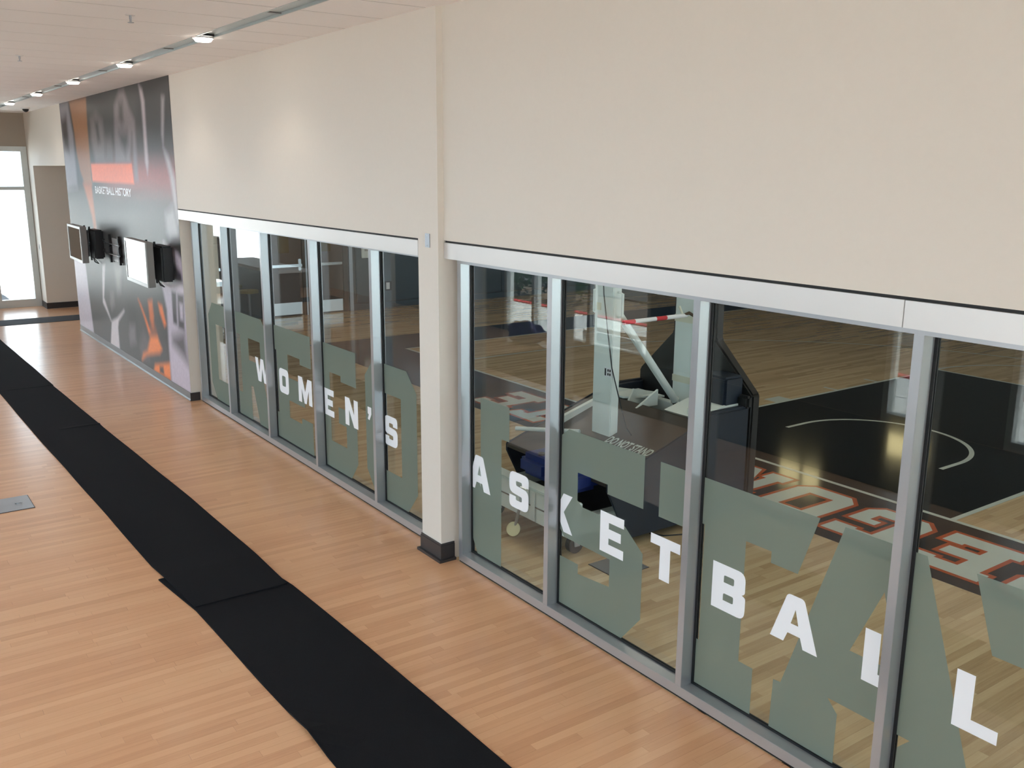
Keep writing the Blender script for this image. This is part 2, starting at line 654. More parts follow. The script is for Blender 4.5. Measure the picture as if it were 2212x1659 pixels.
# dark reveal over the aluminium header, then the header panels
struct(bx(XM1, XC0, YL + 0.012, 0.1, ZH2 - 0.014, ZH2).build('trim_1', 'reveal'), 'black shadow joint over the far header')
struct(bx(XC1, 7.19, YR + 0.012, 0.1, ZH2 - 0.014, ZH2).build('trim_2', 'reveal'), 'black shadow joint over the near header')
struct(bx(XM1, XC0, YL - 0.004, 0.10, ZH1, ZH2 - 0.014).build('trim_3', 'alu_trim', bevel=0.0015), 'brushed aluminium header of the far windows')
struct(bx(XC1 + 0.004, 3.462, YR - 0.004, 0.10, ZH1, ZH2 - 0.014).build('trim_4', 'alu_trim', bevel=0.0015), 'brushed aluminium header of the near windows')
struct(bx(3.466, 7.19, YR - 0.006, 0.10, ZH1, ZH2 - 0.014).build('trim_5', 'alu_trim', bevel=0.0015), 'second length of the near header')

# ------------------------------------------------------------------ lettering on the glass
H0 = 0.085
GL = {
    'O': (0.90, [[(.16, 0), (.74, 0), (.90, .19), (.90, 1.04), (.74, 1.2), (.16, 1.2), (0, 1.04), (0, .19)],
                 [(.26, .27), (.26, .948), (.64, .948), (.64, .27)]]),
    'R': (0.97, [[(0, 0), (.40, 0), (.40, .40), (.47, .40), (.63, 0), (.97, 0), (.97, .22), (.90, .24), (.80, .50), (.97, .66),
                  (.97, 1.05), (.80, 1.2), (0, 1.2), (0, .945), (.12, .945), (.12, .27), (0, .27)],
                 [(.375, .69), (.375, .94), (.73, .94), (.73, .69)]]),
    'E': (0.98, [[(0, 0), (.98, 0), (.98, .33), (.71, .33), (.71, .27), (.40, .27), (.40, .455), (.80, .455), (.80, .695), (.40, .695),
                  (.40, .937), (.71, .937), (.71, .88), (.98, .88), (.98, 1.2), (0, 1.2), (0, .94), (.12, .94), (.12, .27), (0, .27)]]),
    'G': (0.90, [[(.16, 0), (.76, 0), (.90, .17), (.90, .63), (.52, .63), (.52, .475), (.68, .475), (.68, .27), (.35, .27), (.35, .935),
                  (.585, .935), (.585, .88), (.90, .88), (.90, 1.2), (.16, 1.2), (0, 1.04), (0, .19)]]),
    'N': (1.12, [[(0, 0), (.46, 0), (.46, .26), (.36, .26), (.36, .62), (.72, 0), (1.027, 0), (1.027, .955), (1.12, .955), (1.12, 1.2),
                  (.764, 1.2), (.764, .53), (.374, 1.2), (0, 1.2), (0, .945), (.10, .945), (.10, .26), (0, .26)]]),
    'S': (0.90, [[(0, 0), (.74, 0), (.90, .19), (.90, .605), (.742, .725), (.345, .725), (.295, .757), (.295, .94), (.577, .94), (.577, .88),
                  (.89, .88), (.89, 1.2), (.2, 1.2), (.05, 1.09), (.03, .62), (.17, .47), (.615, .47), (.615, .29), (.315, .265), (.315, .33), (0, .33)]]),
    'T': (1.063, [[(.26, 0), (.73, 0), (.73, .265), (.634, .265), (.634, .94), (.798, .94), (.798, .88), (.962, .88), (1.063, 1.2),
                   (0, 1.2), (0, .875), (.27, .875), (.27, .94), (.35, .94), (.35, .265), (.26, .265)]]),
    'A': (1.09, [[(0, 0), (.388, 0), (.388, .265), (.33, .325), (.76, .325), (.705, .265), (.70, 0), (1.09, 0), (1.09, .27), (1.04, .27),
                  (.749, 1.2), (.344, 1.2), (.053, .275), (.008, .27)], [(.423, .615), (.569, .965), (.668, .615)]]),
}
GL['t'] = (1.063, [[(1.063 - x, y) for x, y in reversed(GL['T'][1][0])]])
BIG = [('O', -5.87), ('R', -4.90), ('E', -3.80), ('G', -2.74), ('O', -1.66), ('N', -0.60), ('S', 0.97), ('T', 1.986), ('A', 2.842), ('t', 3.806)]
SM = {
    'O': (.25, [[(0, 0, .06), (.25, 0, .06), (.25, .26, .06), (0, .26, .06)], [(.078, .075, .022), (.078, .185, .022), (.172, .185, .022), (.172, .075, .022)]]),
    'W': (.40, [[(0, .26), (.085, .26), (.115, .10), (.16, .26), (.24, .26), (.285, .10), (.315, .26), (.40, .26), (.33, 0, .01), (.24, 0, .01), (.2, .15), (.16, 0, .01), (.07, 0, .01)]]),
    'M': (.33, [[(0, 0), (.08, 0), (.08, .14), (.14, 0), (.19, 0), (.25, .14), (.25, 0), (.33, 0), (.33, .26), (.23, .26), (.165, .12), (.10, .26), (0, .26)]]),
    'E': (.215, [[(0, 0), (.215, 0), (.215, .06), (.08, .06), (.08, .1), (.19, .1), (.19, .16), (.08, .16), (.08, .2), (.215, .2), (.215, .26), (0, .26)]]),
    'N': (.26, [[(0, 0), (.08, 0), (.08, .15), (.175, 0), (.26, 0), (.26, .26), (.18, .26), (.18, .12), (.09, .26), (0, .26)]]),
    "'": (.07, [[(0, .15), (.03, .14), (.07, .2), (.07, .26), (0, .26), (0, .2), (.02, .19)]]),
    'S': (.225, [[(0, .085), (0, 0, .06), (.225, 0, .06), (.225, .155, .05), (.08, .165, .012), (.08, .2, .012), (.148, .2, .012), (.148, .175), (.225, .175),
                  (.225, .26, .06), (0, .26, .06), (0, .105, .05), (.148, .095, .012), (.148, .06, .012), (.078, .06, .012), (.078, .085)]]),
    'A': (.285, [[(0, 0), (.083, 0), (.105, .055), (.18, .055), (.2, 0), (.285, 0), (.19, .26, .02), (.09, .26, .02)], [(.12, .11), (.143, .19), (.165, .11)]]),
    'K': (.23, [[(0, 0), (.08, 0), (.08, .1), (.14, 0), (.23, 0), (.14, .135), (.225, .26), (.135, .26), (.08, .17), (.08, .26), (0, .26)]]),
    'T': (.235, [[(.078, 0), (.16, 0), (.16, .2), (.235, .2), (.235, .26), (0, .26), (0, .2), (.078, .2)]]),
    'B': (.23, [[(0, 0), (.23, 0, .05), (.23, .125, .04), (.205, .133), (.225, .145, .04), (.225, .26, .05), (0, .26)],
                [(.08, .06), (.08, .1, .01), (.15, .1, .01), (.15, .06, .01)], [(.08, .162), (.08, .202, .01), (.15, .202, .01), (.15, .162, .01)]]),
    'L': (.195, [[(0, 0), (.195, 0), (.195, .06), (.08, .06), (.08, .26), (0, .26)]]),
}
SMALL = [('W', -4.33), ('O', -3.645), ('M', -3.145), ('E', -2.53), ('N', -2.075), ("'", -1.622), ('S', -1.31),
         ('A', 0.005), ('S', .525), ('K', .993), ('E', 1.49), ('T', 1.932), ('B', 2.41), ('A', 2.81), ('L', 3.337), ('L', 3.775)]


def glyph_tris(loops, x0, z0):
    lp = [[(x0 + p[0], z0 + p[1]) for p in rounded(l)] for l in loops]
    vl = [[Vector((p[0], p[1], 0)) for p in l] for l in lp]
    flat = [p for l in lp for p in l]
    return [[flat[i] for i in t] for t in geometry.tessellate_polygon(vl)]


def storefront(name, marks, yplane, label, last_w=FS):
    root = struct(empty(name, (marks[0], 0, 0)), label)
    x0, x1 = marks[0], marks[-1] + FS
    s = MB()
    s.box(x0, x1, 0, 0.115, 0.012, 0.072)
    s.build('sill', 'alu', root, bevel=0.0015)
    bx(x0, x1, 0.006, 0.11, 0, 0.012).build('base_shim', 'gasket', root)
    bx(x0, x1, 0.0, 0.115, ZH1 - 0.03, ZH1 + 0.02).build('head_rail', 'alu', root)
    for x in marks:
        bx(x, x + FS, 0, 0.115, 0.072, ZH1 - 0.03).build('mullion', 'alu', root, bevel=0.0012)
    for i in range(len(marks) - 1):
        a, b_ = marks[i] + FS, marks[i + 1]
        pane = bx(a, b_, YG - 0.003, YG + 0.003, 0.072, ZH1 - 0.03).build('glass_pane', 'glass', root)
        g = MB()
        for (p, q, r, t) in ((a, a + 0.014, 0.072, ZH1 - 0.03), (b_ - 0.014, b_, 0.072, ZH1 - 0.03),
                             (a + 0.014, b_ - 0.014, 0.072, 0.084), (a + 0.014, b_ - 0.014, ZH1 - 0.042, ZH1 - 0.03)):
            g.box(p, q, YG - 0.012, YG - 0.0032, r, t)
            g.box(p, q, YG + 0.0032, YG + 0.012, r, t)
        g.build('gasket', 'gasket', root)
        for glist, tab, y, m, nm, zz in ((BIG, GL, YG - 0.0036, 'film', 'frosted_letter', H0), (SMALL, SM, YG - 0.0044, 'vinyl', 'vinyl_letter', 0.588)):
            for ch, gx in glist:
                tr = clipx(glyph_tris(tab[ch][1], gx, zz), a, b_)
                if not tr:
                    continue
                mb = MB()
                for pl in tr:
                    k = len(mb.v)
                    mb.v += [(p[0], y, p[1]) for p in pl]
                    mb.f.append(tuple(range(k, k + len(pl))))
                mb.build(nm, m, root)
    return root


win1 = storefront('window_1', LM, 0, 'far run of five aluminium framed panes with frosted and white letters')
win2 = storefront('window_2', RM, 0, 'near run of aluminium framed panes with frosted and white letters')

# ------------------------------------------------------------------ ceiling
ce = struct(bx(XE, XN, YW, 0.1, ZC + 0.06, ZC + 0.3).build('ceiling', 'ceil_gap'), 'white panelled corridor ceiling with a lighting slot')
PW = 0.612
k0 = -2.033
i0 = math.floor((XE - k0) / PW)
x = k0 + i0 * PW
SL0, SL1 = -0.905, -0.762        # lighting slot
while x < XN:
    a, b_ = max(x + 0.006, XE), min(x + PW - 0.006, XN)
    if b_ - a > 0.05:
        bx(a, b_, YW, SL0, ZC, ZC + 0.03).build('ceiling_panel', 'ceil', ce)
        bx(a, b_, SL1, -0.02, ZC, ZC + 0.03).build('ceiling_panel', 'ceil', ce)
        bx(b_, b_ + 0.0119, YW, SL0, ZC + 0.001, ZC + 0.02).build('joint_strip', 'joint', ce)
        bx(b_, b_ + 0.0119, SL1, -0.02, ZC + 0.001, ZC + 0.02).build('joint_strip', 'joint', ce)
    x += PW
# slot: grey metal channel with glassy bottom, joints every 2.5 m
ch = MB()
ch.box(XE, XN, SL0 - 0.004, SL0 + 0.008, ZC - 0.004, ZC + 0.06)
ch.box(XE, XN, SL1 - 0.008, SL1 + 0.004, ZC - 0.004, ZC + 0.06)
tr = struct(ch.build('trim_6', 'diffuser'), 'recessed grey lighting slot along the ceiling')
bx(XE, XN, SL0 + 0.0081, SL1 - 0.0081, ZC + 0.014, ZC + 0.02).build('diffuser', 'diffuser', tr)
xx = -13.93
for i in range(9):
    bx(xx - 0.01, xx + 0.01, SL0 + 0.008, SL1 - 0.008, ZC + 0.006, ZC + 0.0138).build('joint_clip', 'grey', tr)
    xx += 2.57
LX = [-2.60, -5.17, -7.74, -10.31, -12.88]
for n, lx in enumerate(LX):
    r = empty('downlight', (lx, -0.833, ZC))
    tag(r, 'small round white downlight in the ceiling slot ' + ('beside the upper wall over the far windows', 'beside the wall edge where the mural starts',
        'over the television that mirrors the window', 'over the dark grey television', 'by the dome camera past the mural')[n], 'downlight', 'downlights in the ceiling slot')
    c = MB().cyl((lx, -0.833, ZC - 0.012), (lx, -0.833, ZC + 0.045), 0.085, 24)
    c.build('housing', 'ceil', r, smooth=False)
    MB().cyl((lx, -0.833, ZC - 0.0121), (lx, -0.833, ZC - 0.034), 0.078, 28, 0.062).build('lens', 'lamp', r)
    bx(lx + 0.085, lx + 0.14, -0.885, -0.785, ZC - 0.004, ZC + 0.0135).build('driver_box', 'dark', r)
    l = bpy.data.lights.new('downlight_beam', 'SPOT')
    l.energy = 10
    l.spot_size = 2.2
    l.spot_blend = 0.6
    l.color = (1, 0.88, 0.74)
    l.shadow_soft_size = 0.07
    lo = bpy.data.objects.new('downlight_beam', l)
    C.objects.link(lo)
    lo.parent = r
    lo.location = (0, 0, -0.06)
# dome camera and sprinklers
r = tag(empty('dome_camera', (-14.1, -0.40, ZC)), 'small black dome camera on the ceiling near the end window', 'camera')
MB().cyl((-14.1, -0.40, ZC - 0.03), (-14.1, -0.40, ZC), 0.07, 20).build('mount', 'ceil', r)
d = MB()
for j in range(4):
    a0, a1 = j * HP / 4, (j + 1) * HP / 4
    d.cyl((-14.1, -0.40, ZC - 0.03 - 0.055 * math.sin(a0)), (-14.1, -0.40, ZC - 0.03 - 0.055 * math.sin(a1)), 0.055 * math.cos(a0), 16, max(0.004, 0.055 * math.cos(a1)))
d.build('dome', 'dark', r, smooth=True)
for (sx, sy, lab) in ((-5.05, -1.84, 'small chrome sprinkler head in the ceiling, the one farther along the corridor'),
                      (-1.75, -1.62, 'small chrome sprinkler head in the ceiling, the one over the overlapping runners')):
    r = tag(empty('sprinkler', (sx, sy, ZC)), lab, 'sprinkler')
    MB().cyl((sx, sy, ZC - 0.004), (sx, sy, ZC), 0.035, 18).build('escutcheon', 'alu_trim', r)
    s = MB().cyl((sx, sy, ZC - 0.03), (sx, sy, ZC - 0.004), 0.009, 10)
    s.box(sx - 0.016, sx - 0.012, sy - 0.004, sy + 0.004, ZC - 0.05, ZC - 0.004)
    s.box(sx + 0.012, sx + 0.016, sy - 0.004, sy + 0.004, ZC - 0.05, ZC - 0.004)
    s.build('frame', 'steel', r)
    MB().cyl((sx, sy, ZC - 0.053), (sx, sy, ZC - 0.05), 0.022, 16).build('deflector', 'steel', r)

# ------------------------------------------------------------------ street windows, end window, near-end windows
win3 = struct(empty('window_3', (-8.45, YW, 0)), 'street window wall across the corridor, with high panes added for daylight')
for SMX, zb in (([-12.6, -11.2, -9.8, -8.5], 1.5), ([-8.45, -7.62, -6.10, -4.69], 0.0), ([-4.62, -3.32, -2.02, -0.73], 1.5), ([-0.66, -0.08], 0.0), ([-0.01, 0.74], 1.5), ([0.81, 2.36, 3.87, 5.38], 0.0)):  # unseen high panes over the low walls are added to let in daylight
    bx(SMX[0], SMX[-1] + 0.07, YW - 0.16, YW, zb, zb + 0.10).build('sill', 'frame_out', win3)
    bx(SMX[0], SMX[-1] + 0.07, YW - 0.16, YW, 3.77, 3.85).build('head_rail', 'frame_out', win3)
    for x in SMX:
        bx(x, x + 0.07, YW - 0.16, YW, zb + 0.10, 3.77).build('mullion', 'frame_out', win3)
    for i in range(len(SMX) - 1):
        bx(SMX[i] + 0.07, SMX[i + 1], YW - 0.085, YW - 0.079, zb + 0.10, 3.77).build('glass_pane', 'glass_out', win3)
win4 = struct(empty('window_4', (XE, -2.56, 0)), 'tall white framed window in the far end wall')
for (w0, w1) in ((-0.98, -0.12), (-5.0, -1.75)):
    bx(XE - 0.12, XE + 0.02, w0, w1, 0.0, 0.16).build('sill', 'frame_out', win4)
    bx(XE - 0.12, XE + 0.02, w0, w1, 3.17, 3.27).build('head_rail', 'frame_out', win4)
    ys = [w0, w1 - 0.115] if w1 - w0 < 2 else [w0, (w0 + w1) / 2 - 0.05, w1 - 0.115]
    for y in ys:
        bx(XE - 0.12, XE + 0.02, y, y + 0.115, 0.16, 3.17).build('mullion', 'frame_out', win4)
    for i in range(len(ys) - 1):
        a, b_ = ys[i] + 0.115, ys[i + 1]
        bx(XE - 0.10, XE, a, b_, 2.40, 2.47).build('transom', 'frame_out', win4)
        bx(XE - 0.06, XE - 0.054, a, b_, 0.16, 2.40).build('glass_pane', 'glass_out', win4)
        bx(XE - 0.06, XE - 0.054, a, b_, 2.47, 3.17).build('glass_pane', 'glass_out', win4)
win5 = struct(empty('window_5', (XN, -3.1, 0)), 'glazed wall behind the camera')
bx(XN, XN + 0.12, YW, 0.1, 0, 0.12).build('sill', 'frame_out', win5)
bx(XN, XN + 0.12, YW, 0.1, 2.70, ZC + 0.3).build('head_rail', 'frame_out', win5)  # deep unseen head, closes the upper glazing to cut light from this end
for i in range(5):
    y = YW + i * 1.54
    bx(XN, XN + 0.12, y, y + 0.08, 0.12, 2.70).build('mullion', 'frame_out', win5)
    if i < 4:
        bx(XN + 0.06, XN + 0.066, y + 0.08, y + 1.54, 0.12, 2.70).build('glass_pane', 'glass_out', win5)

# ------------------------------------------------------------------ mural
MUR = dict(
    strip=[[-11.77, 3.92], [-10.51, 3.92], [-10.58, 3.51], [-10.6, 3.1], [-10.61, 2.6], [-11.14, 2.59], [-11.39, 2.81], [-11.54, 3.11], [-11.59, 3.47]],
    streak=[[-11.27, 2.61], [-10.67, 2.62], [-10.59, 2.02], [-10.58, 1.94], [-10.53, 1.67], [-10.74, 1.74], [-10.84, 2.11], [-10.99, 2.3]],
    silver=[[-12.57, 3.92], [-11.88, 3.92], [-11.69, 3.4], [-11.72, 2.54], [-12.57, 2.49], [-12.58, 3.12], [-12.6, 3.73]],
    silver2=[[-12.56, 3.64], [-12.1, 3.71], [-12.06, 3.41], [-12.12, 3.11], [-12.47, 3.19]],
    arms=[[-8.82, 3.7], [-8.46, 3.9], [-8.22, 3.89], [-8.01, 3.64], [-7.78, 3.47], [-7.83, 2.71], [-8.02, 2.7], [-7.97, 3.31], [-8.16, 3.01], [-8.14, 2.92], [-9.01, 2.92], [-8.92, 3.33]],
    armgap=[[-8.54, 3.75], [-8.32, 3.74], [-8.35, 3.49], [-8.49, 3.44], [-8.59, 3.54]],
    head=[[-8.66, 3.34], [-8.2, 3.34], [-8.2, 3.19], [-8.4, 3.04], [-8.6, 3.2]],
    arms2=[[-10.34, 3.56], [-9.94, 3.64], [-9.57, 3.53], [-9.52, 3.22], [-9.63, 2.93], [-10.22, 2.93], [-10.39, 3.29]],
    armgap2=[[-10.07, 3.55], [-9.86, 3.54], [-9.82, 3.25], [-9.98, 3.22]],
    arms3=[[-9.44, 3.27], [-9.15, 3.29], [-9.07, 3.08], [-9.12, 2.92], [-9.57, 2.93]],
    thin=[[-7.46, 3.91], [-7.31, 3.83], [-7.24, 3.69], [-7.26, 3.4], [-7.27, 2.94], [-7.35, 2.79], [-7.42, 2.95], [-7.39, 3.41], [-7.39, 3.69]],
    far=[[-6.48, 3.7], [-6.37, 3.69], [-6.46, 3.42], [-6.56, 3.11], [-6.36, 3.0], [-6.16, 2.73], [-6.17, 2.23], [-6.24, 2.4], [-6.37, 2.78], [-6.53, 3.05], [-6.58, 3.27]],
    box=[[-10.57, 2.92], [-8.1, 2.92], [-8.06, 2.65], [-10.56, 2.65]],
    left=[[-12.82, 1.26], [-11.66, 1.29], [-11.61, 0.78], [-11.49, 0.09], [-12.63, 0.05], [-12.7, 1.21]],
    jersey=[[-10.41, 1.36], [-10.21, 1.38], [-10.49, 0.82], [-10.11, 0.49], [-9.69, 0.6], [-9.24, 0.78], [-9.21, 0.76], [-9.63, 0.56], [-9.71, 0.44], [-9.72, 0.09], [-10.33, 0.05], [-10.11, 0.47], [-10.61, 0.73]],
    face=[[-10.02, 0.95], [-9.82, 0.97], [-9.81, 0.79], [-10.04, 0.68], [-10.1, 0.76]],
    net=[[-9.6, 1.39], [-9.19, 1.43], [-9.35, 1.06], [-9.55, 1.0], [-9.62, 1.21]],
    small=[[-8.96, 0.58], [-8.65, 0.62], [-8.68, 0.42], [-8.66, 0.37], [-9.02, 0.28], [-9.05, 0.42]],
    oface=[[-7.83, 1.07], [-7.61, 1.11], [-7.59, 0.89], [-7.67, 0.72], [-7.81, 0.83]],
    oarm=[[-8.36, 1.04], [-8.22, 0.98], [-7.97, 0.78], [-7.81, 0.64], [-7.91, 0.59], [-8.09, 0.8]],
    oarm2=[[-7.33, 1.1], [-7.14, 1.09], [-7.01, 0.86], [-7.11, 0.81], [-7.28, 0.98]],
    otorso=[[-7.85, 0.58], [-7.49, 0.63], [-7.3, 0.48], [-7.44, 0.4], [-8.12, 0.27], [-8.41, 0.15], [-8.31, 0.26], [-8.07, 0.33]],
    onum=[[-7.72, 0.2], [-6.96, 0.35], [-6.99, 0.11], [-7.81, 0.09]],
    onumh=[[-7.49, 0.21], [-7.31, 0.24], [-7.29, 0.13], [-7.51, 0.12]],
    lav=[[-6.86, 1.94], [-6.28, 1.85], [-6.10, 1.77], [-6.10, 0.42], [-6.10, 0.08], [-6.96, 0.08], [-6.96, 0.55], [-6.93, 1.07], [-7.07, 1.36]],
    dhead=[[-6.82, 1.6], [-6.51, 1.71], [-6.19, 1.62], [-6.13, 1.46], [-6.74, 1.43]],
    one=[[-6.66, 1.34], [-6.46, 1.34], [-6.51, 0.91], [-6.68, 0.92]],
    zero=[[-6.41, 1.33], [-6.15, 1.34], [-6.21, 0.89], [-6.46, 0.89]],
    zeroh=[[-6.35, 1.22], [-6.21, 1.22], [-6.24, 1.01], [-6.36, 1.01]],
    shade=[[-6.76, 0.74], [-6.23, 0.86], [-6.15, 0.47], [-6.78, 0.64]],
    face2=[[-6.67, 2.3], [-6.34, 2.41], [-6.21, 2.17], [-6.19, 2.02], [-6.55, 1.96], [-6.67, 2.07]],
)
MUR['crowd1'] = [[-9.05, 0.95], [-8.6, 1.02], [-8.45, 0.75], [-8.55, 0.45], [-9.0, 0.4]]
MUR['crowd2'] = [[-8.5, 0.35], [-8.2, 0.6], [-7.95, 0.5], [-8.0, 0.2], [-8.4, 0.12]]
MUR['oneck'] = [[-7.8, 0.82], [-7.62, 0.84], [-7.45, 0.62], [-7.85, 0.58]]
MUC = [('crowd1', (.035, .03, .028), .1), ('crowd2', (.11, .09, .09), .06), ('oneck', (.30, .085, .03), .04), ('silver', (.30, .28, .31), .06), ('silver2', (.05, .04, .04), .08), ('strip', (.36, .15, .05), .03), ('arms3', (.17, .14, .14), .08), ('arms2', (.19, .16, .16), .08),
       ('armgap2', (.03, .027, .027), .06), ('arms', (.23, .19, .20), .05), ('armgap', (.05, .04, .04), .06), ('head', (.05, .043, .042), .08),
       ('thin', (.50, .43, .46), .03), ('far', (.50, .45, .47), .04), ('box', (.95, .20, .07), .0), ('streak', (.50, .13, .03), .04),
       ('left', (.66, .60, .67), .02), ('net', (.24, .22, .20), .08), ('jersey', (.72, .65, .66), .015), ('face', (.20, .18, .17), .05),
       ('small', (.18, .16, .16), .06), ('oface', (.66, .16, .035), .03), ('oarm', (.85, .20, .04), .02), ('oarm2', (.85, .20, .04), .02),
       ('otorso', (.92, .24, .045), .03), ('onum', (.92, .24, .045), .02), ('onumh', (.08, .05, .04), .01), ('lav', (.56, .48, .55), .03),
       ('dhead', (.06, .045, .06), .03), ('one', (.07, .06, .065), .015), ('zero', (.07, .06, .065), .015), ('zeroh', (.56, .48, .55), .015),
       ('shade', (.10, .085, .09), .08), ('face2', (.33, .31, .32), .06)]


def sdist(p, poly):
    """signed distance to a polygon, negative inside"""
    px_, pz = p
    best = 1e9
    ins = False
    n = len(poly)
    for i in range(n):
        ax, az = poly[i]
        bx_, bz = poly[(i + 1) % n]
        ex, ez = bx_ - ax, bz - az
        t = max(0, min(1, ((px_ - ax) * ex + (pz - az) * ez) / (ex * ex + ez * ez + 1e-12)))
        d2 = (px_ - ax - ex * t) ** 2 + (pz - az - ez * t) ** 2
        best = min(best, d2)
        if (az > pz) != (bz > pz) and px_ < (bx_ - ax) * (pz - az) / (bz - az) + ax:
            ins = not ins
    d = best ** 0.5
    return -d if ins else d


def build_mural():
    NX, NZ = 190, 150
    z0, z1 = 0.105, ZC
    vs, fs, cols = [], [], []
    boxes = {k: (min(p[0] for p in v) - .12, max(p[0] for p in v) + .12, min(p[1] for p in v) - .12, max(p[1] for p in v) + .12) for k, v in MUR.items()}
    rr = random.Random(3)
    for j in range(NZ + 1):
        for i in range(NX + 1):
            X = XM0 + (XM1 - XM0) * i / NX
            Z = z0 + (z1 - z0) * j / NZ
            vs.append((X, YL - 0.0015, Z))
            # ground: black at the top, warm dark grey lower, a red bloom behind the title
            t = max(0, min(1, (Z - 3.2) / 0.6))
            c = [.055 * (1 - t) + .008 * t, .049 * (1 - t) + .008 * t, .045 * (1 - t) + .009 * t]
            g = math.exp(-((Z - 2.75) / 0.22) ** 2) * max(0, min(1, (X + 10.4) / 1.2))
            c = [c[0] + .30 * g, c[1] + .04 * g, c[2] + .025 * g]
            k = 0.92 + 0.16 * rr.random()
            c = [v * k for v in c]
            for nm, col, soft in MUC:
                b4 = boxes[nm]
                if not (b4[0] < X < b4[1] and b4[2] < Z < b4[3]):
                    continue
                s = soft + 0.018
                d = sdist((X, Z), MUR[nm])
                a = max(0, min(1, 0.5 - d / (2 * s)))
                if a > 0:
                    kk = 0.95 + 0.1 * rr.random()
                    c = [c[q] * (1 - a) + col[q] * kk * a for q in range(3)]
            cols.append(c)
    for j in range(NZ):
        for i in range(NX):
            a = j * (NX + 1) + i
            fs.append((a, a + 1, a + NX + 2, a + NX + 1))
    me = bpy.data.meshes.new('mural')
    me.from_pydata(vs, [], fs)
    ca = me.color_attributes.new('print', 'FLOAT_COLOR', 'POINT')
    flat = []
    for c in cols:
        flat += [c[0], c[1], c[2], 1]
    ca.data.foreach_set('color', flat)
    m = mat('glossy_printed_wallcovering', (0.1, 0.1, 0.1), 0.36, spec=0.27)
    nt = m.node_tree
    at = nt.nodes.new('ShaderNodeAttribute')
    at.attribute_name = 'print'
    nt.links.new(at.outputs['Color'], nt.nodes['Principled BSDF'].inputs['Base Color'])
    me.materials.append(m)
    o = bpy.data.objects.new('mural', me)
    C.objects.link(o)
    return tag(o, 'floor to ceiling printed mural of basketball players in grey and orange', 'mural')


mural = build_mural()


def text_mesh(name, s, size, m, parent, mw, bold=0.0, align='CENTER', sx=1.0):
    cu = bpy.data.curves.new(name, 'FONT')
    cu.body = s
    cu.size = size
    cu.align_x = align
    cu.align_y = 'CENTER'
    cu.offset = bold
    t = bpy.data.objects.new(name, cu)
    C.objects.link(t)
    bpy.context.view_layer.update()
    me = bpy.data.meshes.new_from_object(t.evaluated_get(bpy.context.evaluated_depsgraph_get()))
    bpy.data.objects.remove(t)
    me.transform(Matrix.Diagonal((sx, 1, 1, 1)))
    me.transform(mw)
    if parent is not None:
        off = parent.location.copy()
        me.transform(Matrix.Translation(-off))
    me.materials.clear()
    me.materials.append(M[m])
    o = bpy.data.objects.new(name, me)
    C.objects.link(o)
    o.parent = parent
    return o


UP = Matrix(((1, 0, 0, 0), (0, 0, -1, 0), (0, 1, 0, 0), (0, 0, 0, 1)))
text_mesh('title_lettering', 'BASKETBALL HISTORY', 0.15, 'paper', mural, Matrix.Translation((-9.35, YL - 0.003, 2.52)) @ UP, bold=0.004, sx=1.45)
bpy.data.objects['title_lettering'].data.materials[0] = M['print_white']

# ------------------------------------------------------------------ televisions and wall mounts


def television(loc, rz, label):
    r = tag(empty('television', loc), label, 'television', 'televisions in front of the mural')
    W2, H2 = 0.535, 0.275
    b = MB()
    b.box(-W2, W2, -0.045, -0.03, H2 - 0.035, H2)
    b.box(-W2, W2, -0.045, -0.03, -H2, -H2 + 0.04)
    b.box(-W2, -W2 + 0.03, -0.045, -0.03, -H2 + 0.04, H2 - 0.035)
    b.box(W2 - 0.03, W2, -0.045, -0.03, -H2 + 0.04, H2 - 0.035)
    b.build('bezel', 'silver', r, local=True)
    bx(-W2, W2, -0.0299, 0.05, -H2, H2).build('case', 'grey', r, local=True, bevel=0.004)
    bx(-W2 + 0.03, W2 - 0.03, -0.038, -0.0301, -H2 + 0.04, H2 - 0.035).build('screen', 'screen', r, local=True)
    bx(-0.34, 0.34, 0.0501, 0.10, -0.2, 0.2).build('back_housing', 'dark', r, local=True, bevel=0.01)
    r.rotation_euler = (0, 0, rz)
    return r


def arm_mount(x, tv, label):
    r = tag(empty('tv_mount', (x, YL - 0.002, 1.70)), label, 'tv mount', 'arm mounts on the mural')
    bx(x - 0.20, x + 0.20, YL - 0.03, YL - 0.002, 1.53, 1.87).build('wall_plate', 'dark', r)
    tx, ty, tz = tv.location
    a = tv.rotation_euler.z
    back = Vector((tx, ty, tz)) + Vector((-math.sin(a), math.cos(a), 0)) * 0.15
    for dz in (0.1, -0.1):
        el = Vector(((x + back.x) / 2 + 0.18, (YL + back.y) / 2, tz + dz))
        MB().tube([(x + 0.05, YL - 0.03, tz + dz), tuple(el)], 0.02).build('arm', 'dark', r)
        MB().tube([tuple(el), (back.x, back.y, tz + dz)], 0.02).build('arm', 'dark', r)
    e = Vector((math.cos(a), math.sin(a), 0))
    for sx in (-0.2, 0.2):
        p = back + e * sx
        MB().tube([(p.x, p.y, tz - 0.26), (p.x, p.y, tz + 0.26)], 0.014).build('rail', 'dark', r)
    p0, p1 = back + e * -0.22, back + e * 0.22
    MB().tube([(p0.x, p0.y, tz), (p1.x, p1.y, tz)], 0.025).build('cross_bar', 'dark', r)
    xr = tx + 0.52
    bx(xr - 0.50, xr, ty + 0.135, YL - 0.032, tz - 0.22, tz + 0.22).build('arm_cover', 'dark', r, bevel=0.02)
    c = MB().tube([(back.x + 0.05, back.y + 0.01, tz - 0.1), (back.x + 0.1, back.y + 0.06, tz - 0.30), (back.x + 0.05, back.y + 0.12, tz - 0.33),
                   (x, YL - 0.03, tz - 0.26), (x - 0.05, YL - 0.03, tz - 0.15)], 0.008, 8)
    c.build('cable', 'dark', r)
    return r


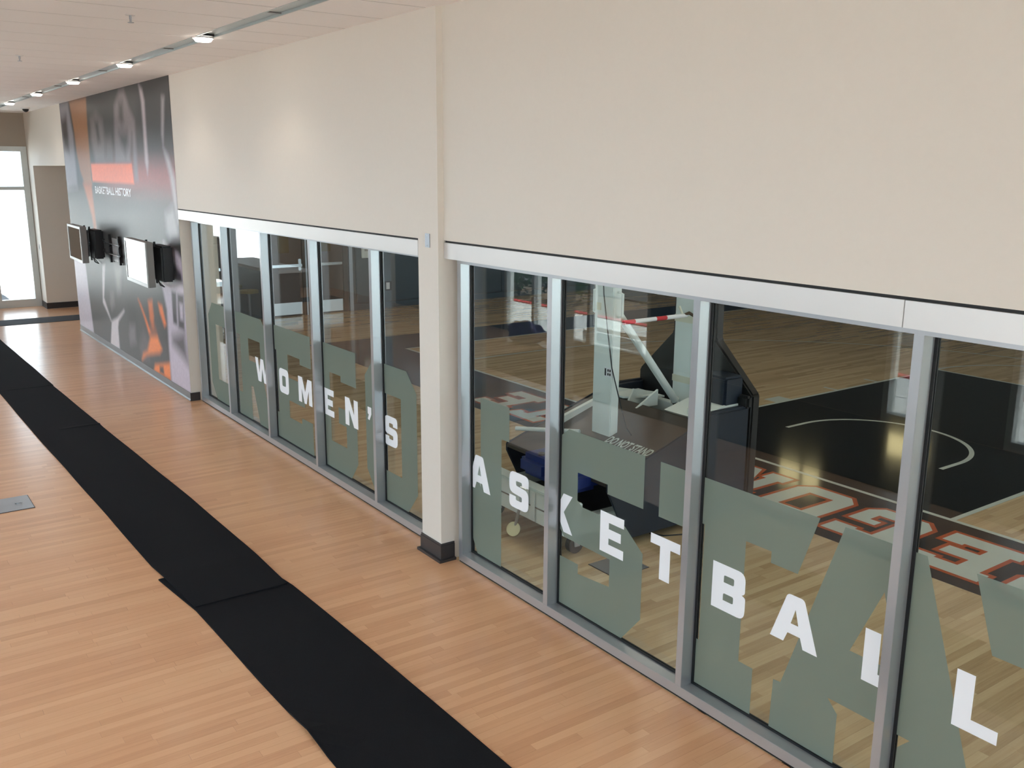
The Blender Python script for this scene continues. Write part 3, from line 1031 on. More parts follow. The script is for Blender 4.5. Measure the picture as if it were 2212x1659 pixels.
tv1 = television((-10.53, -0.42, 1.705), math.radians(-1.5), 'wall television with a dark grey screen beside the end of the mural')
tv2 = television((-6.88, -0.42, 1.705), math.radians(-1), 'wall television whose screen mirrors the bright window')
for t in (tv1, tv2):
    del t['group']
m1 = arm_mount(-10.9, tv1, 'black arm mount behind the dark grey television')
m2 = arm_mount(-7.35, tv2, 'black arm mount behind the television that mirrors the window')
for t in (m1, m2):
    del t['group']
r = tag(empty('tv_bracket', (-9.35, YL - 0.002, 1.66)), 'empty tv wall bracket with two black rails and two silver bars', 'bracket')
bx(-9.58, -9.12, YL - 0.012, YL - 0.002, 1.49, 1.83).build('wall_plate', 'silver', r)
for bxx in (-9.66, -9.10):
    p = [(bxx - 0.03, 1.46), (bxx + 0.03, 1.46), (bxx + 0.035, 1.56), (bxx + 0.07, 1.60), (bxx + 0.03, 1.64), (bxx + 0.03, 1.70), (bxx + 0.07, 1.74),
         (bxx + 0.03, 1.80), (bxx + 0.02, 1.88), (bxx - 0.02, 1.88), (bxx - 0.05, 1.76), (bxx - 0.05, 1.58)]
    MB().prism(p, 'y', YL - 0.045, YL - 0.0125).build('rail', 'dark', r)
for zz in (1.60, 1.75):
    MB().tube([(-9.84, YL - 0.06, zz), (-8.98, YL - 0.06, zz)], 0.011).build('bar', 'bright', r)
    MB().tube([(-9.84, YL - 0.06, zz), (-9.88, YL - 0.07, zz + 0.03), (-9.83, YL - 0.07, zz + 0.045)], 0.011).build('hook', 'dark', r)

# small plates
r = tag(empty('wall_plate', (-0.21, YL, 2.38)), 'small steel plate on the column beside the headers', 'wall plate')
bx(-0.242, -0.178, YL - 0.006, YL, 2.332, 2.43).build('plate', 'steel', r, bevel=0.002)
for zz in (2.345, 2.417):
    MB().cyl((-0.21, YL - 0.008, zz), (-0.21, YL - 0.006, zz), 0.005, 10).build('screw', 'bright', r)
r = tag(empty('wall_switch', (-15.95, YL, 1.25)), 'small switch plate on the strip of wall by the end window', 'switch')
bx(-15.99, -15.91, YL - 0.006, YL, 1.19, 1.31).build('plate', 'silver', r)
bx(-15.965, -15.935, YL - 0.010, YL - 0.006, 1.22, 1.28).build('rocker', 'grey', r)

# ------------------------------------------------------------------ runners


def runner(name, pts, label, zb, lift=None):
    """pts: list of (x, y_left, y_right); a slab of carpet 9 mm thick"""
    n = len(pts)
    NY = 6
    mb = MB()
    T = 0.009
    fine = []
    for i in range(n - 1):
        k = max(1, int(abs(pts[i + 1][0] - pts[i][0]) / 0.12))
        for j in range(k):
            t = j / k
            fine.append(tuple(pts[i][q] * (1 - t) + pts[i + 1][q] * t for q in range(3)))
    fine.append(pts[-1])
    rr = random.Random(name + label)
    ph = rr.random() * 6
    for i, (x, a, b_) in enumerate(fine):
        wob = 0.003 * math.sin(x * 1.3 + ph) + 0.0015 * math.sin(x * 4.1 + ph * 2)
        for j in range(NY + 1):
            y = a + (b_ - a) * j / NY + wob
            z = zb(x, j / NY)
            mb.v.append((x, y, z))
            mb.v.append((x, y, z + T))
    R_ = 2 * (NY + 1)
    for i in range(len(fine) - 1):
        for j in range(NY):
            p = i * R_ + 2 * j
            mb.f.append((p + 1, p + R_ + 1, p + R_ + 3, p + 3))
            mb.f.append((p, p + 2, p + R_ + 2, p + R_))
        for j in (0, NY):
            p = i * R_ + 2 * j
            mb.f.append((p, p + R_, p + R_ + 1, p + 1))
    for i in (0, len(fine) - 1):
        for j in range(NY):
            p = i * R_ + 2 * j
            mb.f.append((p, p + 1, p + 3, p + 2))
    o = mb.build('runner', 'mat')
    return tag(o, label, 'runner')


def z_near(x, t):
    z = 0.0
    if t < 0.25:
        z += 0.022 * math.exp(-((x - 1.45) / 0.13) ** 2) * (1 - t / 0.25)
    return z


def z_mid(x, t):
    # the near end lies on top of the next runner
    k = max(0, min(1, (x + 1.25) / 0.3))
    z = 0.0095 * k
    z += 0.014 * math.exp(-((x + 5.585) / 0.03) ** 2) * min(1, max(0, (t - 0.3) * 3))
    k2 = max(0, min(1, (-7.6 - x) / 0.2))
    return z + 0.0


runner('near', [(-0.93, -1.945, -1.27), (-0.3, -1.875, -1.195), (0.8, -1.85, -1.155), (1.3, -1.835, -1.15), (2.3, -1.84, -1.135), (3.6, -1.84, -1.12)],
       'charcoal carpet runner with a lifted edge, lying under the end of another runner', z_near)
runner('mid', [(-8.0, -2.03, -1.38), (-6.0, -2.01, -1.335), (-5.66, -2.005, -1.325), (-5.61, -2.005, -1.325), (-5.57, -2.005, -1.322), (-5.545, -2.003, -1.322), (-5.4, -2.0, -1.318), (-4.0, -1.965, -1.27), (-2.5, -1.94, -1.228), (-1.2, -1.925, -1.213), (-0.33, -1.868, -1.222)],
       'charcoal carpet runner with a crease, its end laid over another runner', z_mid)
runner('far', [(-13.55, -2.22, -1.52), (-12.3, -2.16, -1.45), (-8.02, -2.03, -1.375)],
       'charcoal carpet runner leading to the dark floor strip at the end window', lambda x, t: 0)
tag(bx(-6.5, 7.5, -6.1, -3.95, 0.0005, 0.010).build('reflection_darkening_mat', 'mat'), 'wide unseen charcoal mat added by the street windows to darken the reflection', 'mat')  # unseen mat, added so the glass reflects something dark here
tag(bx(-14.52, -13.82, -5.5, 0.9, 0.0005, 0.006).build('floor_strip', 'strip'), 'dark strip laid across the floor in front of the end window', 'floor strip')


def floor_box(name, x0, x1, y0, y1, label):
    r = tag(empty('floor_box', ((x0 + x1) / 2, (y0 + y1) / 2, 0)), label, 'floor box')
    bx(x0, x1, y0, y1, 0.0004, 0.003).build('rim', 'dark', r)
    bx(x0 + 0.006, x1 - 0.006, y0 + 0.006, y1 - 0.006, 0.003, 0.006).build('lid', 'steel', r)
    cx, cy = (x0 + x1) / 2, y1 - 0.10
    MB().cyl((cx, cy, 0.006), (cx, cy, 0.009), 0.022, 16).build('latch_ring', 'bright', r)
    bx(cx - 0.012, cx + 0.012, cy - 0.03, cy + 0.03, 0.009, 0.011).build('latch', 'steel', r)
    return r


floor_box('a', -3.43, -3.04, -3.02, -2.40, 'steel floor box lid in the corridor floor beside the runner')
floor_box('b', 0.60, 0.90, 0.76, 1.10, 'steel floor box lid in the gym floor near the glass')

# ------------------------------------------------------------------ gym shell
gw = MB()
gw.box(XGE - 0.25, XGE, 0.34, 16.2, 0, 8.0)
struct(gw.build('wall_gym_end', 'gwall'), 'grey end wall of the gym with doors and pads')
struct(bx(XGE - 0.25, 14.2, 16.0, 16.25, 0, 8.0).build('wall_gym_far', 'gwall'), 'far wall of the gym')
gn = MB()
gn.box(14.0, 14.25, 0.0, 16.0, 4.5, 8.0)
gn.box(14.0, 14.25, 0.0, 2.0, 0.0, 4.5)
gn.box(14.0, 14.25, 14.0, 16.0, 0.0, 4.5)
gn.box(14.0, 14.25, 2.0, 14.0, 0.0, 0.15)
struct(gn.build('wall_gym_near', 'gwall'), 'gym wall with the long side window')
win6 = struct(empty('window_6', (14.0, 8.0, 0)), 'long window of the gym')
for i in range(7):
    bx(14.05, 14.15, 2.0 + i * 1.97, 2.1 + i * 1.97, 0.15, 4.5).build('mullion', 'frame_out', win6)
for i in range(6):
    bx(14.09, 14.096, 2.1 + i * 1.97, 3.97 + i * 1.97, 0.15, 4.5).build('glass_pane', 'glass_out', win6)
portal('sky_portal_gym', (14.3, 8.0, 2.3), 4.4, 12, (0, HP, 0))
struct(bx(XGE - 0.25, 14.25, 0.115, 16.25, 8.0, 8.2).build('ceiling_gym', 'whitewall'), 'gym ceiling')
gu = MB()
gu.box(XM0, 14.0, 0.116, 0.3, ZC + 0.3, 8.0)
struct(gu.build('wall_gym_upper', 'whitewall'), 'upper gym wall over the windows')
# wall pads along the end wall, one by one
wg = bpy.data.objects['wall_gym_end']
y = 5.12
while y < 15.5:
    bx(XGE, XGE + 0.05, y + 0.006, y + 1.83 - 0.006, 0.16, 2.1).build('wall_pad', 'gpad', wg, bevel=0.012)
    y += 1.83
bx(XGE, XGE + 0.02, 5.0, 16.0, 0.02, 0.13).build('base_rail', 'gpad', wg)
bx(XGE, XGE + 0.035, 4.98, 5.06, 0.0, 2.4).build('corner_guard', 'steel', wg)
r = tag(empty('wall_outlet', (XGE + 0.05, 5.85, 0.47)), 'white wall outlet on the grey gym wall pads', 'outlet')
bx(XGE + 0.05, XGE + 0.056, 5.78, 5.94, 0.37, 0.57).build('plate', 'dark', r)
bx(XGE + 0.056, XGE + 0.06, 5.81, 5.89, 0.40, 0.54).build('socket', 'paper', r)
r = tag(empty('wall_panel', (XGE + 0.05, 5.45, 1.3)), 'pale control panel hung on the gym wall near the doors', 'control panel')
bx(XGE + 0.05, XGE + 0.09, 5.25, 5.62, 1.08, 1.55).build('cabinet', 'white', r, bevel=0.006)
bx(XGE + 0.09, XGE + 0.095, 5.31, 5.56, 1.22, 1.48).build('face', 'silver', r)
# doors


def door_pair(name, y0, y1, label):
    r = struct(empty(name, (XGE, (y0 + y1) / 2, 0)), label)
    H = 2.15
    f = MB()
    f.box(XGE, XGE + 0.03, y0 - 0.10, y0, 0, H + 0.1)
    f.box(XGE, XGE + 0.03, y1, y1 + 0.10, 0, H + 0.1)
    f.box(XGE, XGE + 0.03, y0, y1, H, H + 0.1)
    f.build('frame', 'doorframe', r)
    ym = (y0 + y1) / 2
    bx(XGE, XGE + 0.04, ym - 0.06, ym + 0.06, 0, H).build('centre_post', 'doorframe', r)
    bx(XGE + 0.04, XGE + 0.045, ym + 0.0, ym + 0.035, 0, H).build('post_trim', 'steel', r)
    for (a, b_, s) in ((y0, ym - 0.06, 1), (ym + 0.06, y1, -1)):
        lf = bx(XGE, XGE + 0.02, a + 0.004, b_ - 0.004, 0.01, H - 0.005).build('leaf', 'door', r)
        c = (a + b_) / 2
        bx(XGE + 0.0201, XGE + 0.024, c - 0.10, c + 0.12, 1.25, 2.0).build('vision_panel', 'vision', lf)
        bx(XGE + 0.0201, XGE + 0.024, a + 0.03, b_ - 0.03, 0.03, 0.27).build('kick_plate', 'brushed', lf)
        e0, e1 = (a + 0.04, b_ - 0.02) if s > 0 else (a + 0.02, b_ - 0.04)
        bx(XGE + 0.05, XGE + 0.075, e0, e1, 0.975, 1.03).build('push_bar', 'bright', lf, bevel=0.005)
        h = b_ - 0.07 if s > 0 else a + 0.07
        bx(XGE + 0.0201, XGE + 0.08, h - 0.03, h + 0.03, 0.90, 1.13).build('latch_case', 'bright', lf, bevel=0.01)
    return r


door_pair('door_1', 3.2, 4.85, 'brown double doors with push bars and kick plates')
door_pair('door_2', 0.75, 2.35, 'second pair of brown double doors nearer the mural wall')

# gym lamps (high bay fixtures)


def gym_lamp(x, y, z, tx=0.0, tz=0.0):
    r = tag(empty('gym_light', (x, y, z)), 'warm high bay light hung from the gym ceiling', 'ceiling light', 'high bay gym lights')
    bx(x - 0.6, x + 0.6, y - 0.35, y + 0.35, z + 0.02, z + 0.12).build('housing', 'white', r)
    for k in range(3):
        bx(x - 0.56 + k * 0.385, x - 0.56 + k * 0.385 + 0.34, y - 0.31, y + 0.31, z, z + 0.02).build('lamp_tray', 'gymlamp', r)
    bx(x - 0.02, x + 0.02, y - 0.02, y + 0.02, z + 0.12, 8.0).build('hanger', 'steel', r)


for (px0, px1, pz0, pz1, lab) in ((-9.5, -8.3, 4.5, 5.05, 'warm lit panel high on the far gym wall, the higher of two'), (-6.5, -5.5, 3.05, 3.55, 'warm lit panel on the far gym wall, the lower of two')):
    r = tag(empty('wall_light', ((px0 + px1) / 2, 16.0, pz0)), lab, 'wall light')
    bx(px0 - 0.06, px1 + 0.06, 15.93, 15.999, pz0 - 0.06, pz1 + 0.06).build('frame', 'dark', r)
    xm_ = px0 + (px1 - px0) * 0.55
    bx(px0, xm_ - 0.06, 15.92, 15.929, pz0, pz1).build('pane', 'warmlamp', r)
    bx(xm_ + 0.06, px1, 15.92, 15.929, pz0, pz1).build('pane', 'warmlamp', r)
for gx in (-9.5, -4.5, 0.5, 5.5, 10.5):
    for gy in (2.5, 6.0):
        gym_lamp(gx, gy, 6.6)

# ------------------------------------------------------------------ court markings: painted on the gym floor
Z1, Z2, Z3 = 0.0010, 0.0016, 0.0022
XCN = -0.13
YB = 3.87


def paint(name, loops, z, m, label=None):
    o = MB().poly(loops, lambda a, b_: (a, b_, z)).build(name, m, floor2)
    if label:
        o['label'] = label
    return o


def rect(x0, x1, y0, y1):
    return [(x0, y0), (x1, y0), (x1, y1), (x0, y1)]


LW = 0.05
SX = XCN - 7.6
paint('baseline_band', [rect(-4.9, 9.0, 2.67, YB)], Z1, 'cpaint', 'black painted band along the baseline')
paint('corner_band', [rect(SX - 1.22, -4.9, 2.67, YB)], Z1, 'npaint', 'navy painted corner of the court border')
paint('sideline_band', [rect(SX - 1.22, SX - LW, YB, 15.5)], Z1, 'npaint', 'navy painted band along the sideline')
paint('baseline', [rect(SX - LW, 9.0, YB, YB + LW)], Z2, 'wpaint', 'white baseline')
paint('sideline', [rect(SX - LW, SX, YB + LW, 15.5)], Z2, 'wpaint', 'white sideline')
KX0, KX1, KY1 = XCN - 1.80, XCN + 1.80, 9.68
paint('lane', [rect(KX0, KX1, YB + LW, KY1)], Z1, 'cpaint', 'black painted lane')
for x in (KX0, KX1 - LW):
    paint('lane_line', [rect(x, x + LW, YB + LW, KY1)], Z2, 'wpaint')
paint('free_throw_line', [rect(KX0, KX1, KY1 - LW, KY1)], Z2 + 0.0002, 'wpaint')
for s in (-1, 1):
    ox = KX0 if s < 0 else KX1
    for (yy, w_, l_) in ((YB + 2.13, 0.30, 0.20), (YB + 3.35, 0.05, 0.2), (YB + 4.26, 0.05, 0.2)):
        paint('block_mark', [rect(min(ox, ox + s * l_), max(ox, ox + s * l_), yy, yy + w_)], Z2, 'wpaint')


def arc(cx, cy, r, a0, a1, n=60):
    o = [(cx + r * math.cos(a0 + (a1 - a0) * i / n), cy + r * math.sin(a0 + (a1 - a0) * i / n)) for i in range(n + 1)]
    return o


YK = YB + 1.60
ra = 0.915
paint('restricted_arc', [[(XCN + ra + LW, YK - 0.33)] + arc(XCN, YK, ra + LW, 0, math.pi) + [(XCN - ra - LW, YK - 0.33), (XCN - ra, YK - 0.33)]
                         + arc(XCN, YK, ra, math.pi, 0) + [(XCN + ra, YK - 0.33)]], Z2, 'wpaint')
paint('free_throw_circle', [arc(XCN, KY1 - 0.02, 1.83, 0, math.pi) + arc(XCN, KY1 - 0.02, 1.78, math.pi, 0)], Z2, 'wpaint')
R3 = 6.32
paint('three_point_line', [[(XCN + R3, YB + LW)] + arc(XCN, YK, R3, 0, math.pi, 90) + [(XCN - R3, YB + LW), (XCN - R3 + LW, YB + LW)]
                           + arc(XCN, YK, R3 - LW, math.pi, 0, 90) + [(XCN + R3 - LW, YB + LW)]], Z2, 'wpaint')
# OREGON STATE, read from the court side
k = 0.66
for chx, cx in zip('OREGONSTATE', (3.60, 2.87, 2.13, 1.39, 0.645, -0.10, -1.02, -1.76, -2.50, -3.20, -3.93)):
    wd, loops = GL[chx]
    s_ = 0.60 / wd
    tl = [[(cx - (p[0] - wd / 2) * s_, 3.655 - p[1] * k) for p in lp] for lp in loops]
    paint('letter_outline', [offset(lp, 0.040 if i == 0 else -0.040) for i, lp in enumerate(tl)], Z2, 'opaint')
    paint('letter', tl, Z3, 'wpaint')

# ------------------------------------------------------------------ portable basketball goal
GX = -0.15
goal = tag(empty('basketball_goal', (GX, 1.8, 0)), 'wheeled portable basketball goal with white posts and dark padded base', 'basketball goal')


def gp(mb, name, m, **k):
    return mb.build(name, m, goal, **k)


# rear chassis beam, side rails, blue weights
beam = gp(bx(-0.78, 0.48, 0.68, 0.80, 0.17, 0.44), 'rear_beam', 'white', bevel=0.008)
gp(bx(-0.78, 0.48, 0.672, 0.6799, 0.296, 0.304), 'beam_seam', 'grey')
gp(bx(-0.76, -0.66, 0.80, 2.55, 0.17, 0.29), 'side_rail', 'white', bevel=0.006)
gp(bx(0.34, 0.44, 0.80, 2.55, 0.17, 0.29), 'side_rail', 'white', bevel=0.006)
gp(bx(-0.66, 0.34, 0.82, 2.4, 0.17, 0.21), 'deck', 'pad')
for x0, x1 in ((-0.40, -0.02), (0.02, 0.33)):
    wgt = gp(bx(x0, x1, 0.82, 1.12, 0.44, 0.62), 'weight', 'blue', bevel=0.05, seg=4)
    MB().cyl(((x0 + x1) / 2, 0.93, 0.62), ((x0 + x1) / 2, 0.93, 0.635), 0.03, 14).build('cap', 'dark', wgt)
br = gp(bx(-0.20, -0.03, 0.655, 0.6719, 0.28, 0.46), 'latch_bracket', 'white', bevel=0.004)
bx(-0.185, -0.135, 0.653, 0.6549, 0.37, 0.42).build('maker_plate', 'silver', br)
MB().tube([(-0.10, 0.64, 0.43), (-0.02, 0.64, 0.43)], 0.008).build('pin', 'bright', br)
gp(bx(0.0, 0.05, 0.665, 0.6719, 0.19, 0.42), 'latch_door', 'white')
rod = gp(MB().tube([(-0.115, 0.655, 0.36), (-0.10, 0.645, 0.30), (-0.125, 0.635, 0.20), (-0.15, 0.63, 0.10)], 0.012), 'levelling_rod', 'steel')
gp(MB().cyl((-0.145, 0.605, 0.075), (-0.155, 0.620, 0.066), 0.058, 28), 'levelling_foot', 'brass')
for cx_, cy_ in ((-0.66, 0.80), (0.36, 0.82), (-0.66, 2.3), (0.36, 2.3)):
    c = gp(MB().cyl((cx_ - 0.025, cy_, 0.07), (cx_ + 0.025, cy_, 0.07), 0.07, 22), 'caster_wheel', 'dark')
    fk = MB()
    fk.box(cx_ - 0.04, cx_ - 0.028, cy_ - 0.025, cy_ + 0.025, 0.06, 0.17)
    fk.box(cx_ + 0.028, cx_ + 0.04, cy_ - 0.025, cy_ + 0.025, 0.06, 0.17)
    fk.box(cx_ - 0.04, cx_ + 0.04, cy_ - 0.025, cy_ + 0.025, 0.15, 0.17)
    fk.build('fork', 'steel', c)


# sloping hood, side panels
def hz(y):
    return 0.556 + (y - 1.0) * 0.325


HX0, HX1 = -0.80, 0.50
gp(MB().prism([(1.0, hz(1.0) - 0.025), (2.02, hz(2.02) - 0.025), (2.02, hz(2.02)), (1.0, hz(1.0))], 'x', HX0, HX1), 'hood', 'hood')
sl = math.atan(0.325)
tm = Matrix.Translation((0.235, 1.468, hz(1.468) + 0.002)) @ Matrix.Rotation(sl, 4, 'X')
text_mesh('warning_lettering', 'DO NOT STAND', 0.135, 'wpaint', goal, tm, bold=0.004, sx=0.50)
for a, b_ in ((HX0 - 0.02, HX0), (HX1, HX1 + 0.02)):
    gp(MB().prism([(1.22, 0.065), (2.5, 0.065), (2.5, 0.60), (2.02, hz(2.02) + 0.01), (1.0, hz(1.0) + 0.01), (1.0, 0.50)], 'x', a, b_), 'side_panel', 'navy', bevel=0.006)
# front side pads and big front shield
for a, b_ in ((HX0 - 0.03, HX0 + 0.05), (HX1 - 0.05, HX1 + 0.03)):
    gp(bx(a, b_, 2.02, 2.56, 0.07, 0.955), 'side_pad', 'navy', bevel=0.02, seg=3)
gp(MB().prism([(HX0 - 0.04, 0.06), (HX1 + 0.04, 0.06), (HX1 + 0.04, 1.04), (0.10, 1.45), (0.08, 3.2), (-0.40, 3.2), (-0.42, 1.45), (HX0 - 0.04, 1.04)], 'y', 2.57, 2.67),
   'front_shield', 'pad', bevel=0.015)
gp(bx(0.16, 0.44, 2.34, 2.569, 0.93, 1.20), 'shield_block', 'navy', bevel=0.02)
gp(bx(HX1 - 0.16, HX1 + 0.05, 2.50, 2.569, 0.93, 1.04), 'corner_pad', 'pad', bevel=0.02)
# white inner frame
for xa, ya in ((-0.66, 1.45), (0.30, 2.05)):
    gp(MB().prism([(ya, hz(ya)), (2.50, 0.78), (2.50, 0.86), (2.10, 0.95), (ya, hz(ya) + 0.06)], 'x', xa, xa + 0.04), 'inner_rail', 'white')
gp(bx(-0.62, 0.30, 2.36, 2.44, 0.76, 0.86), 'cross_rail', 'white', bevel=0.006)
gp(MB().prism([(-0.62, 2.02), (-0.45, 2.02), (-0.28, 2.36), (-0.62, 2.36)], 'z', 0.895, 0.91), 'corner_plate', 'white')
gp(MB().prism([(2.02, 0.84), (2.36, 0.80), (2.36, 0.92), (2.10, 0.98)], 'x', -0.42, -0.40), 'gusset', 'white')
gp(MB().prism([(1.95, 0.865), (2.20, 0.86), (2.20, 1.0)], 'x', -0.22, -0.20), 'gusset', 'white')
gp(MB().prism([(2.02, 0.90), (2.56, 0.90), (2.56, 0.965), (2.30, 0.965)], 'x', 0.06, 0.45), 'corner_plate', 'white')
# posts
post = gp(bx(-0.265, -0.035, 1.50, 1.59, 0.60, 3.2), 'rear_post', 'white', bevel=0.006)
bx(-0.28, -0.02, 1.485, 1.605, 1.98, 3.2).build('collar', 'white', post, bevel=0.012)
for sx in (-0.275, -0.025):
    d = -0.05 if sx < -0.1 else 0.05
    MB().tube([(sx, 1.545, 1.92), (sx + d, 1.545, 1.91), (sx + d, 1.545, 1.73), (sx, 1.545, 1.72)], 0.011).build('handle', 'white', post)
bx(-0.235, -0.185, 1.495, 1.4999, 1.76, 1.82).build('rating_plate', 'cream', post)
st = bx(-0.115, -0.030, 1.4945, 1.4999, 1.22, 1.30).build('sticker', 'paper', post)
for i in range(2):
    for j in range(2):
        bx(-0.078 + i * 0.024, -0.062 + i * 0.024, 1.4935, 1.4944, 1.235 + j * 0.032, 1.255 + j * 0.032).build('sticker_mark', 'dark', st)
bx(-0.112, -0.094, 1.4935, 1.4944, 1.23, 1.29).build('sticker_mark', 'dark', st)
post2 = gp(bx(-0.275, -0.035, 2.445, 2.565, 0.80, 3.2), 'front_post', 'white', bevel=0.006)
for zz in (1.04, 1.58):
    bx(-0.277, -0.033, 2.442, 2.4449, zz, zz + 0.06).build('tape_band', 'cream', post2)
strut = gp(MB().cyl((-0.15, 1.62, 1.77), (-0.15, 2.39, 0.86), 0.034, 20), 'strut', 'white')
MB().cyl((-0.15, 2.36, 0.895), (-0.15, 2.395, 0.854), 0.042, 20).build('strut_collar', 'bright', strut)
gp(MB().tube([(-0.15, 2.39, 0.86), (-0.13, 2.42, 0.80), (-0.10, 2.42, 0.78)], 0.015), 'strut_bolt', 'steel')
gp(MB().tube([(-0.86, 1.14, 0.66), (-0.30, 1.40, 0.72)], 0.019, 14), 'lever_tube', 'white')
# power cord hanging down the post
cd_ = [(-0.16, 1.47, 2.3), (-0.12, 1.47, 1.9), (-0.06, 1.47, 1.6), (-0.03, 1.50, 1.3), (0.02, 1.56, 1.0), (0.06, 1.60, 0.80), (0.14, 1.58, 0.765)]
gp(MB().tube(cd_, 0.005, 8), 'cord', 'dark')
tag(MB().tube([(0.42, 1.56, 0.006), (0.52, 1.62, 0.006), (0.60, 1.80, 0.006), (0.58, 1.95, 0.006)], 0.006, 8).build('floor_cable', 'dark'),
    'black cable lying on the gym floor beside the goal', 'cable')
# striped barrier bar tied between the two posts
r = tag(empty('barrier_bar', (-0.15, 1.85, 1.66)), 'red and white striped bar tied between the white posts of the goal', 'barrier bar')
N_ = 6
for i in range(N_):
    y0, y1 = 1.60 + i * 0.72 / N_, 1.60 + (i + 1) * 0.72 / N_
    MB().cyl((-0.02, y0, 1.67), (-0.02, y1, 1.67), 0.018, 12).build('stripe', 'red' if i in (0, 3) else 'paper', r)
MB().tube([(-0.02, 2.28, 1.67), (-0.01, 2.34, 1.69), (-0.01, 2.42, 1.65), (-0.01, 2.43, 1.59)], 0.014).build('tie', 'bark', r)
MB().tube([(-0.02, 2.28, 1.67), (-0.05, 2.26, 1.75)], 0.01).build('tie_end', 'cream', r)

# ------------------------------------------------------------------ corridor furniture seen in the reflections
r = tag(empty('planter', (-5.8, -6.52, -0.05)), 'low white planter box standing outside the street window', 'planter')
bx(-6.52, -5.06, -6.75, -6.42, -0.018, 0.03).build('plinth', 'white', r)
bx(-6.52, -5.06, -6.75, -6.42, 0.045, 0.25).build('casing', 'whitewall', r, bevel=0.006)
bx(-6.50, -5.08, -6.73, -6.44, 0.03, 0.045).build('shadow_gap', 'dark', r)
bx(-6.46, -5.12, -6.70, -6.47, 0.2501, 0.262).build('soil', 'soil', r)
# purple bag
bm = bmesh.new()
bmesh.ops.create_icosphere(bm, subdivisions=4, radius=1)
for v in bm.verts:
    c = v.co
    n_ = 0.12 * math.sin(c.x * 5 + 1) * math.cos(c.y * 6) + 0.08 * math.sin(c.y * 9 + c.z * 7)
    c *= 1 + n_
    c.x *= 0.42
    c.y *= 0.22
    c.z = max(-0.16, c.z * 0.19) + 0.16
    if c.z < 0.001:
        c.z = 0.001
me = bpy.data.meshes.new('bag')
bm.to_mesh(me)
bm.free()
for p_ in me.polygons:
    p_.use_smooth = True
bag = empty('bag', (-7.15, -5.70, 0))
me.materials.append(M['purple'])
bo = bpy.data.objects.new('body', me)
C.objects.link(bo)
bo.parent = bag
MB().tube([(-7.35, -5.60, 0.26), (-7.28, -5.55, 0.36), (-7.05, -5.56, 0.36), (-6.98, -5.60, 0.25)], 0.014).build('handle', 'dark', bag)
tag(bag, 'crumpled purple bag on the floor by the street window', 'bag')
# reception counter and stools
r = tag(empty('counter', (-12.2, -3.0, 0)), 'white topped counter at the far end of the corridor', 'counter')
bx(-13.6, -10.8, -3.35, -2.65, 1.0, 1.06).build('top', 'whitewall', r, bevel=0.005)
bx(-13.5, -10.95, -3.25, -2.80, 0.08, 1.0).build('body', 'door', r)
bx(-13.45, -11.0, -3.2, -2.85, 0.0, 0.08).build('plinth', 'dark', r)
for sx, lab in ((-11.5, 'stool with a yellow seat at the free end of the white counter'), (-12.4, 'stool with a yellow seat at the middle of the white counter')):
    s = tag(empty('stool', (sx, -2.46, 0)), lab, 'stool')
    MB().cyl((sx, -2.46, 0.60), (sx, -2.46, 0.65), 0.18, 24).build('seat', 'yellow', s)
    MB().cyl((sx, -2.46, 0.02), (sx, -2.46, 0.60), 0.03, 14).build('stem', 'steel', s)
    MB().cyl((sx, -2.46, 0.0), (sx, -2.46, 0.02), 0.18, 24).build('foot', 'dark', s)

# ------------------------------------------------------------------ outdoors
gr = struct(bx(-60, 60, -60, YW - 0.2, -0.4, -0.16).build('ground', 'soil'), 'ground outside the street windows')
ge = struct(bx(-60, XE - 0.2, YW - 0.2, 40, -0.4, -0.05).build('ground_end', 'concrete'), 'pale paving outside the end window')
gn_ = struct(bx(14.3, 60, YW - 0.2, 40, -0.4, -0.05).build('ground_near', 'concrete'), 'pale paving outside the gym')
struct(bx(XN + 0.15, 14.0, YW - 1.0, -0.1, 4.0, 4.2).build('sun_blocker', 'whitewall'), 'canopy slab, unseen, added to keep sun off the near end')  # unseen slab, added to block the sun at the near end window
gq = struct(bx(XN + 0.15, 14.3, YW - 0.2, -0.1, -0.4, -0.05).build('ground_near_end', 'concrete'), 'pale paving outside the near end')
pv = struct(bx(-30, 30, -8.62, YW - 0.2, -0.16, -0.05).build('pavement', 'concrete'), 'pale slab pavement along the street windows')
slab = None
for i in range(20):
    for j in range(2):
        if slab is None:
            o = bx(0.008, 1.502, 0.008, 1.11, 0, 0.03).build('paving_slab', 'concrete')
            slab = o.data
        else:
            o = bpy.data.objects.new('paving_slab', slab)
            C.objects.link(o)
        o.parent = pv
        o.location = (-14 + i * 1.51, -8.6 + j * 1.12, -0.05)
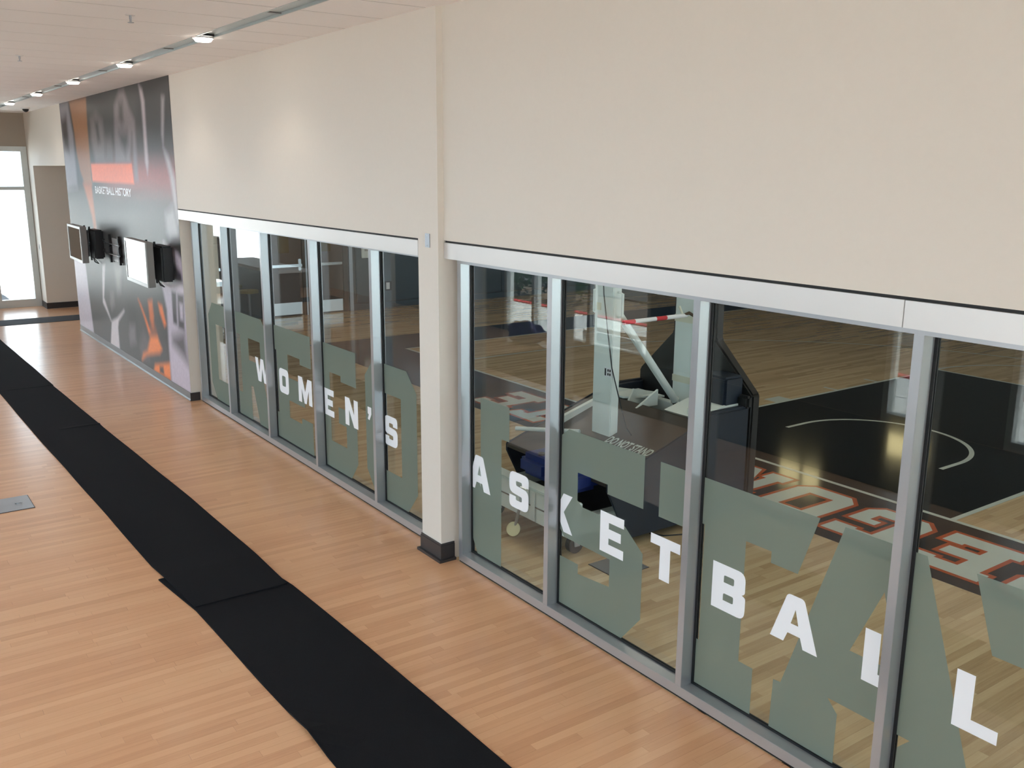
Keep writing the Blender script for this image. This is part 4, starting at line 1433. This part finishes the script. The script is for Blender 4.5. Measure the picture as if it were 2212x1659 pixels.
tag(bx(-30, 30, -8.78, -8.63, -0.16, 0.0).build('kerb', 'red'), 'red painted kerb along the pavement', 'kerb')
bx_ = bx(-60, 60, -18, -11.5, -0.16, -0.12).build('road', 'asphalt')
struct(bx_, 'asphalt road')


def shrub(x, y, h, rad0, lab, seed):
    rr = random.Random(seed)
    t = tag(empty('shrub', (x, y, -0.16)), lab, 'shrub')
    for k_ in range(5):
        a = k_ * 1.26
        MB().tube([(x, y, -0.16), (x + 0.3 * rad0 * math.cos(a), y + 0.3 * rad0 * math.sin(a), h * 0.6)], 0.012, 6).build('stem', 'bark', t)
    mb = MB()
    for k_ in range(2200):
        a, b_ = rr.random() * 2 * math.pi, math.acos(2 * rr.random() - 1)
        rad = (0.5 + 0.5 * rr.random()) * (1 + 0.25 * math.sin(3 * a) * math.sin(4 * b_))
        p = Vector((x + rad * rad0 * math.sin(b_) * math.cos(a), y + rad * rad0 * math.sin(b_) * math.sin(a), max(-0.1, h * .45 + rad * h * .5 * math.cos(b_))))
        u = Vector((rr.gauss(0, 1), rr.gauss(0, 1), rr.gauss(0, 1))).normalized()
        v = u.orthogonal().normalized()
        s_ = 0.03 + 0.04 * rr.random()
        q = len(mb.v)
        mb.v += [tuple(p - u * s_), tuple(p + v * s_ * .6), tuple(p + u * s_), tuple(p - v * s_ * .6)]
        mb.f.append((q, q + 1, q + 2, q + 3))
    o = mb.build('foliage', 'leaf', t)
    o['kind'] = 'stuff'


shrub(-12.9, -9.7, 1.5, 0.8, 'tallest green shrub across the red kerb, mirrored in the glass', 1)
shrub(-11.3, -9.9, 1.1, 0.7, 'middle sized green shrub across the red kerb, mirrored in the glass', 2)
shrub(-14.6, -10.1, 0.9, 0.8, 'lowest and widest green shrub across the red kerb, mirrored in the glass', 3)
# outside the end window: dark entrance mat and a white wall
tag(bx(-19.6, -16.7, -2.6, -0.5, -0.05, -0.035).build('entrance_mat', 'strip'), 'dark entrance mat outside the end window', 'mat')
wo = MB().box(-26, -25.7, -9, 3, -0.05, 2.2)
struct(wo.build('wall_outside', 'whitewall'), 'white wall outside the end window')
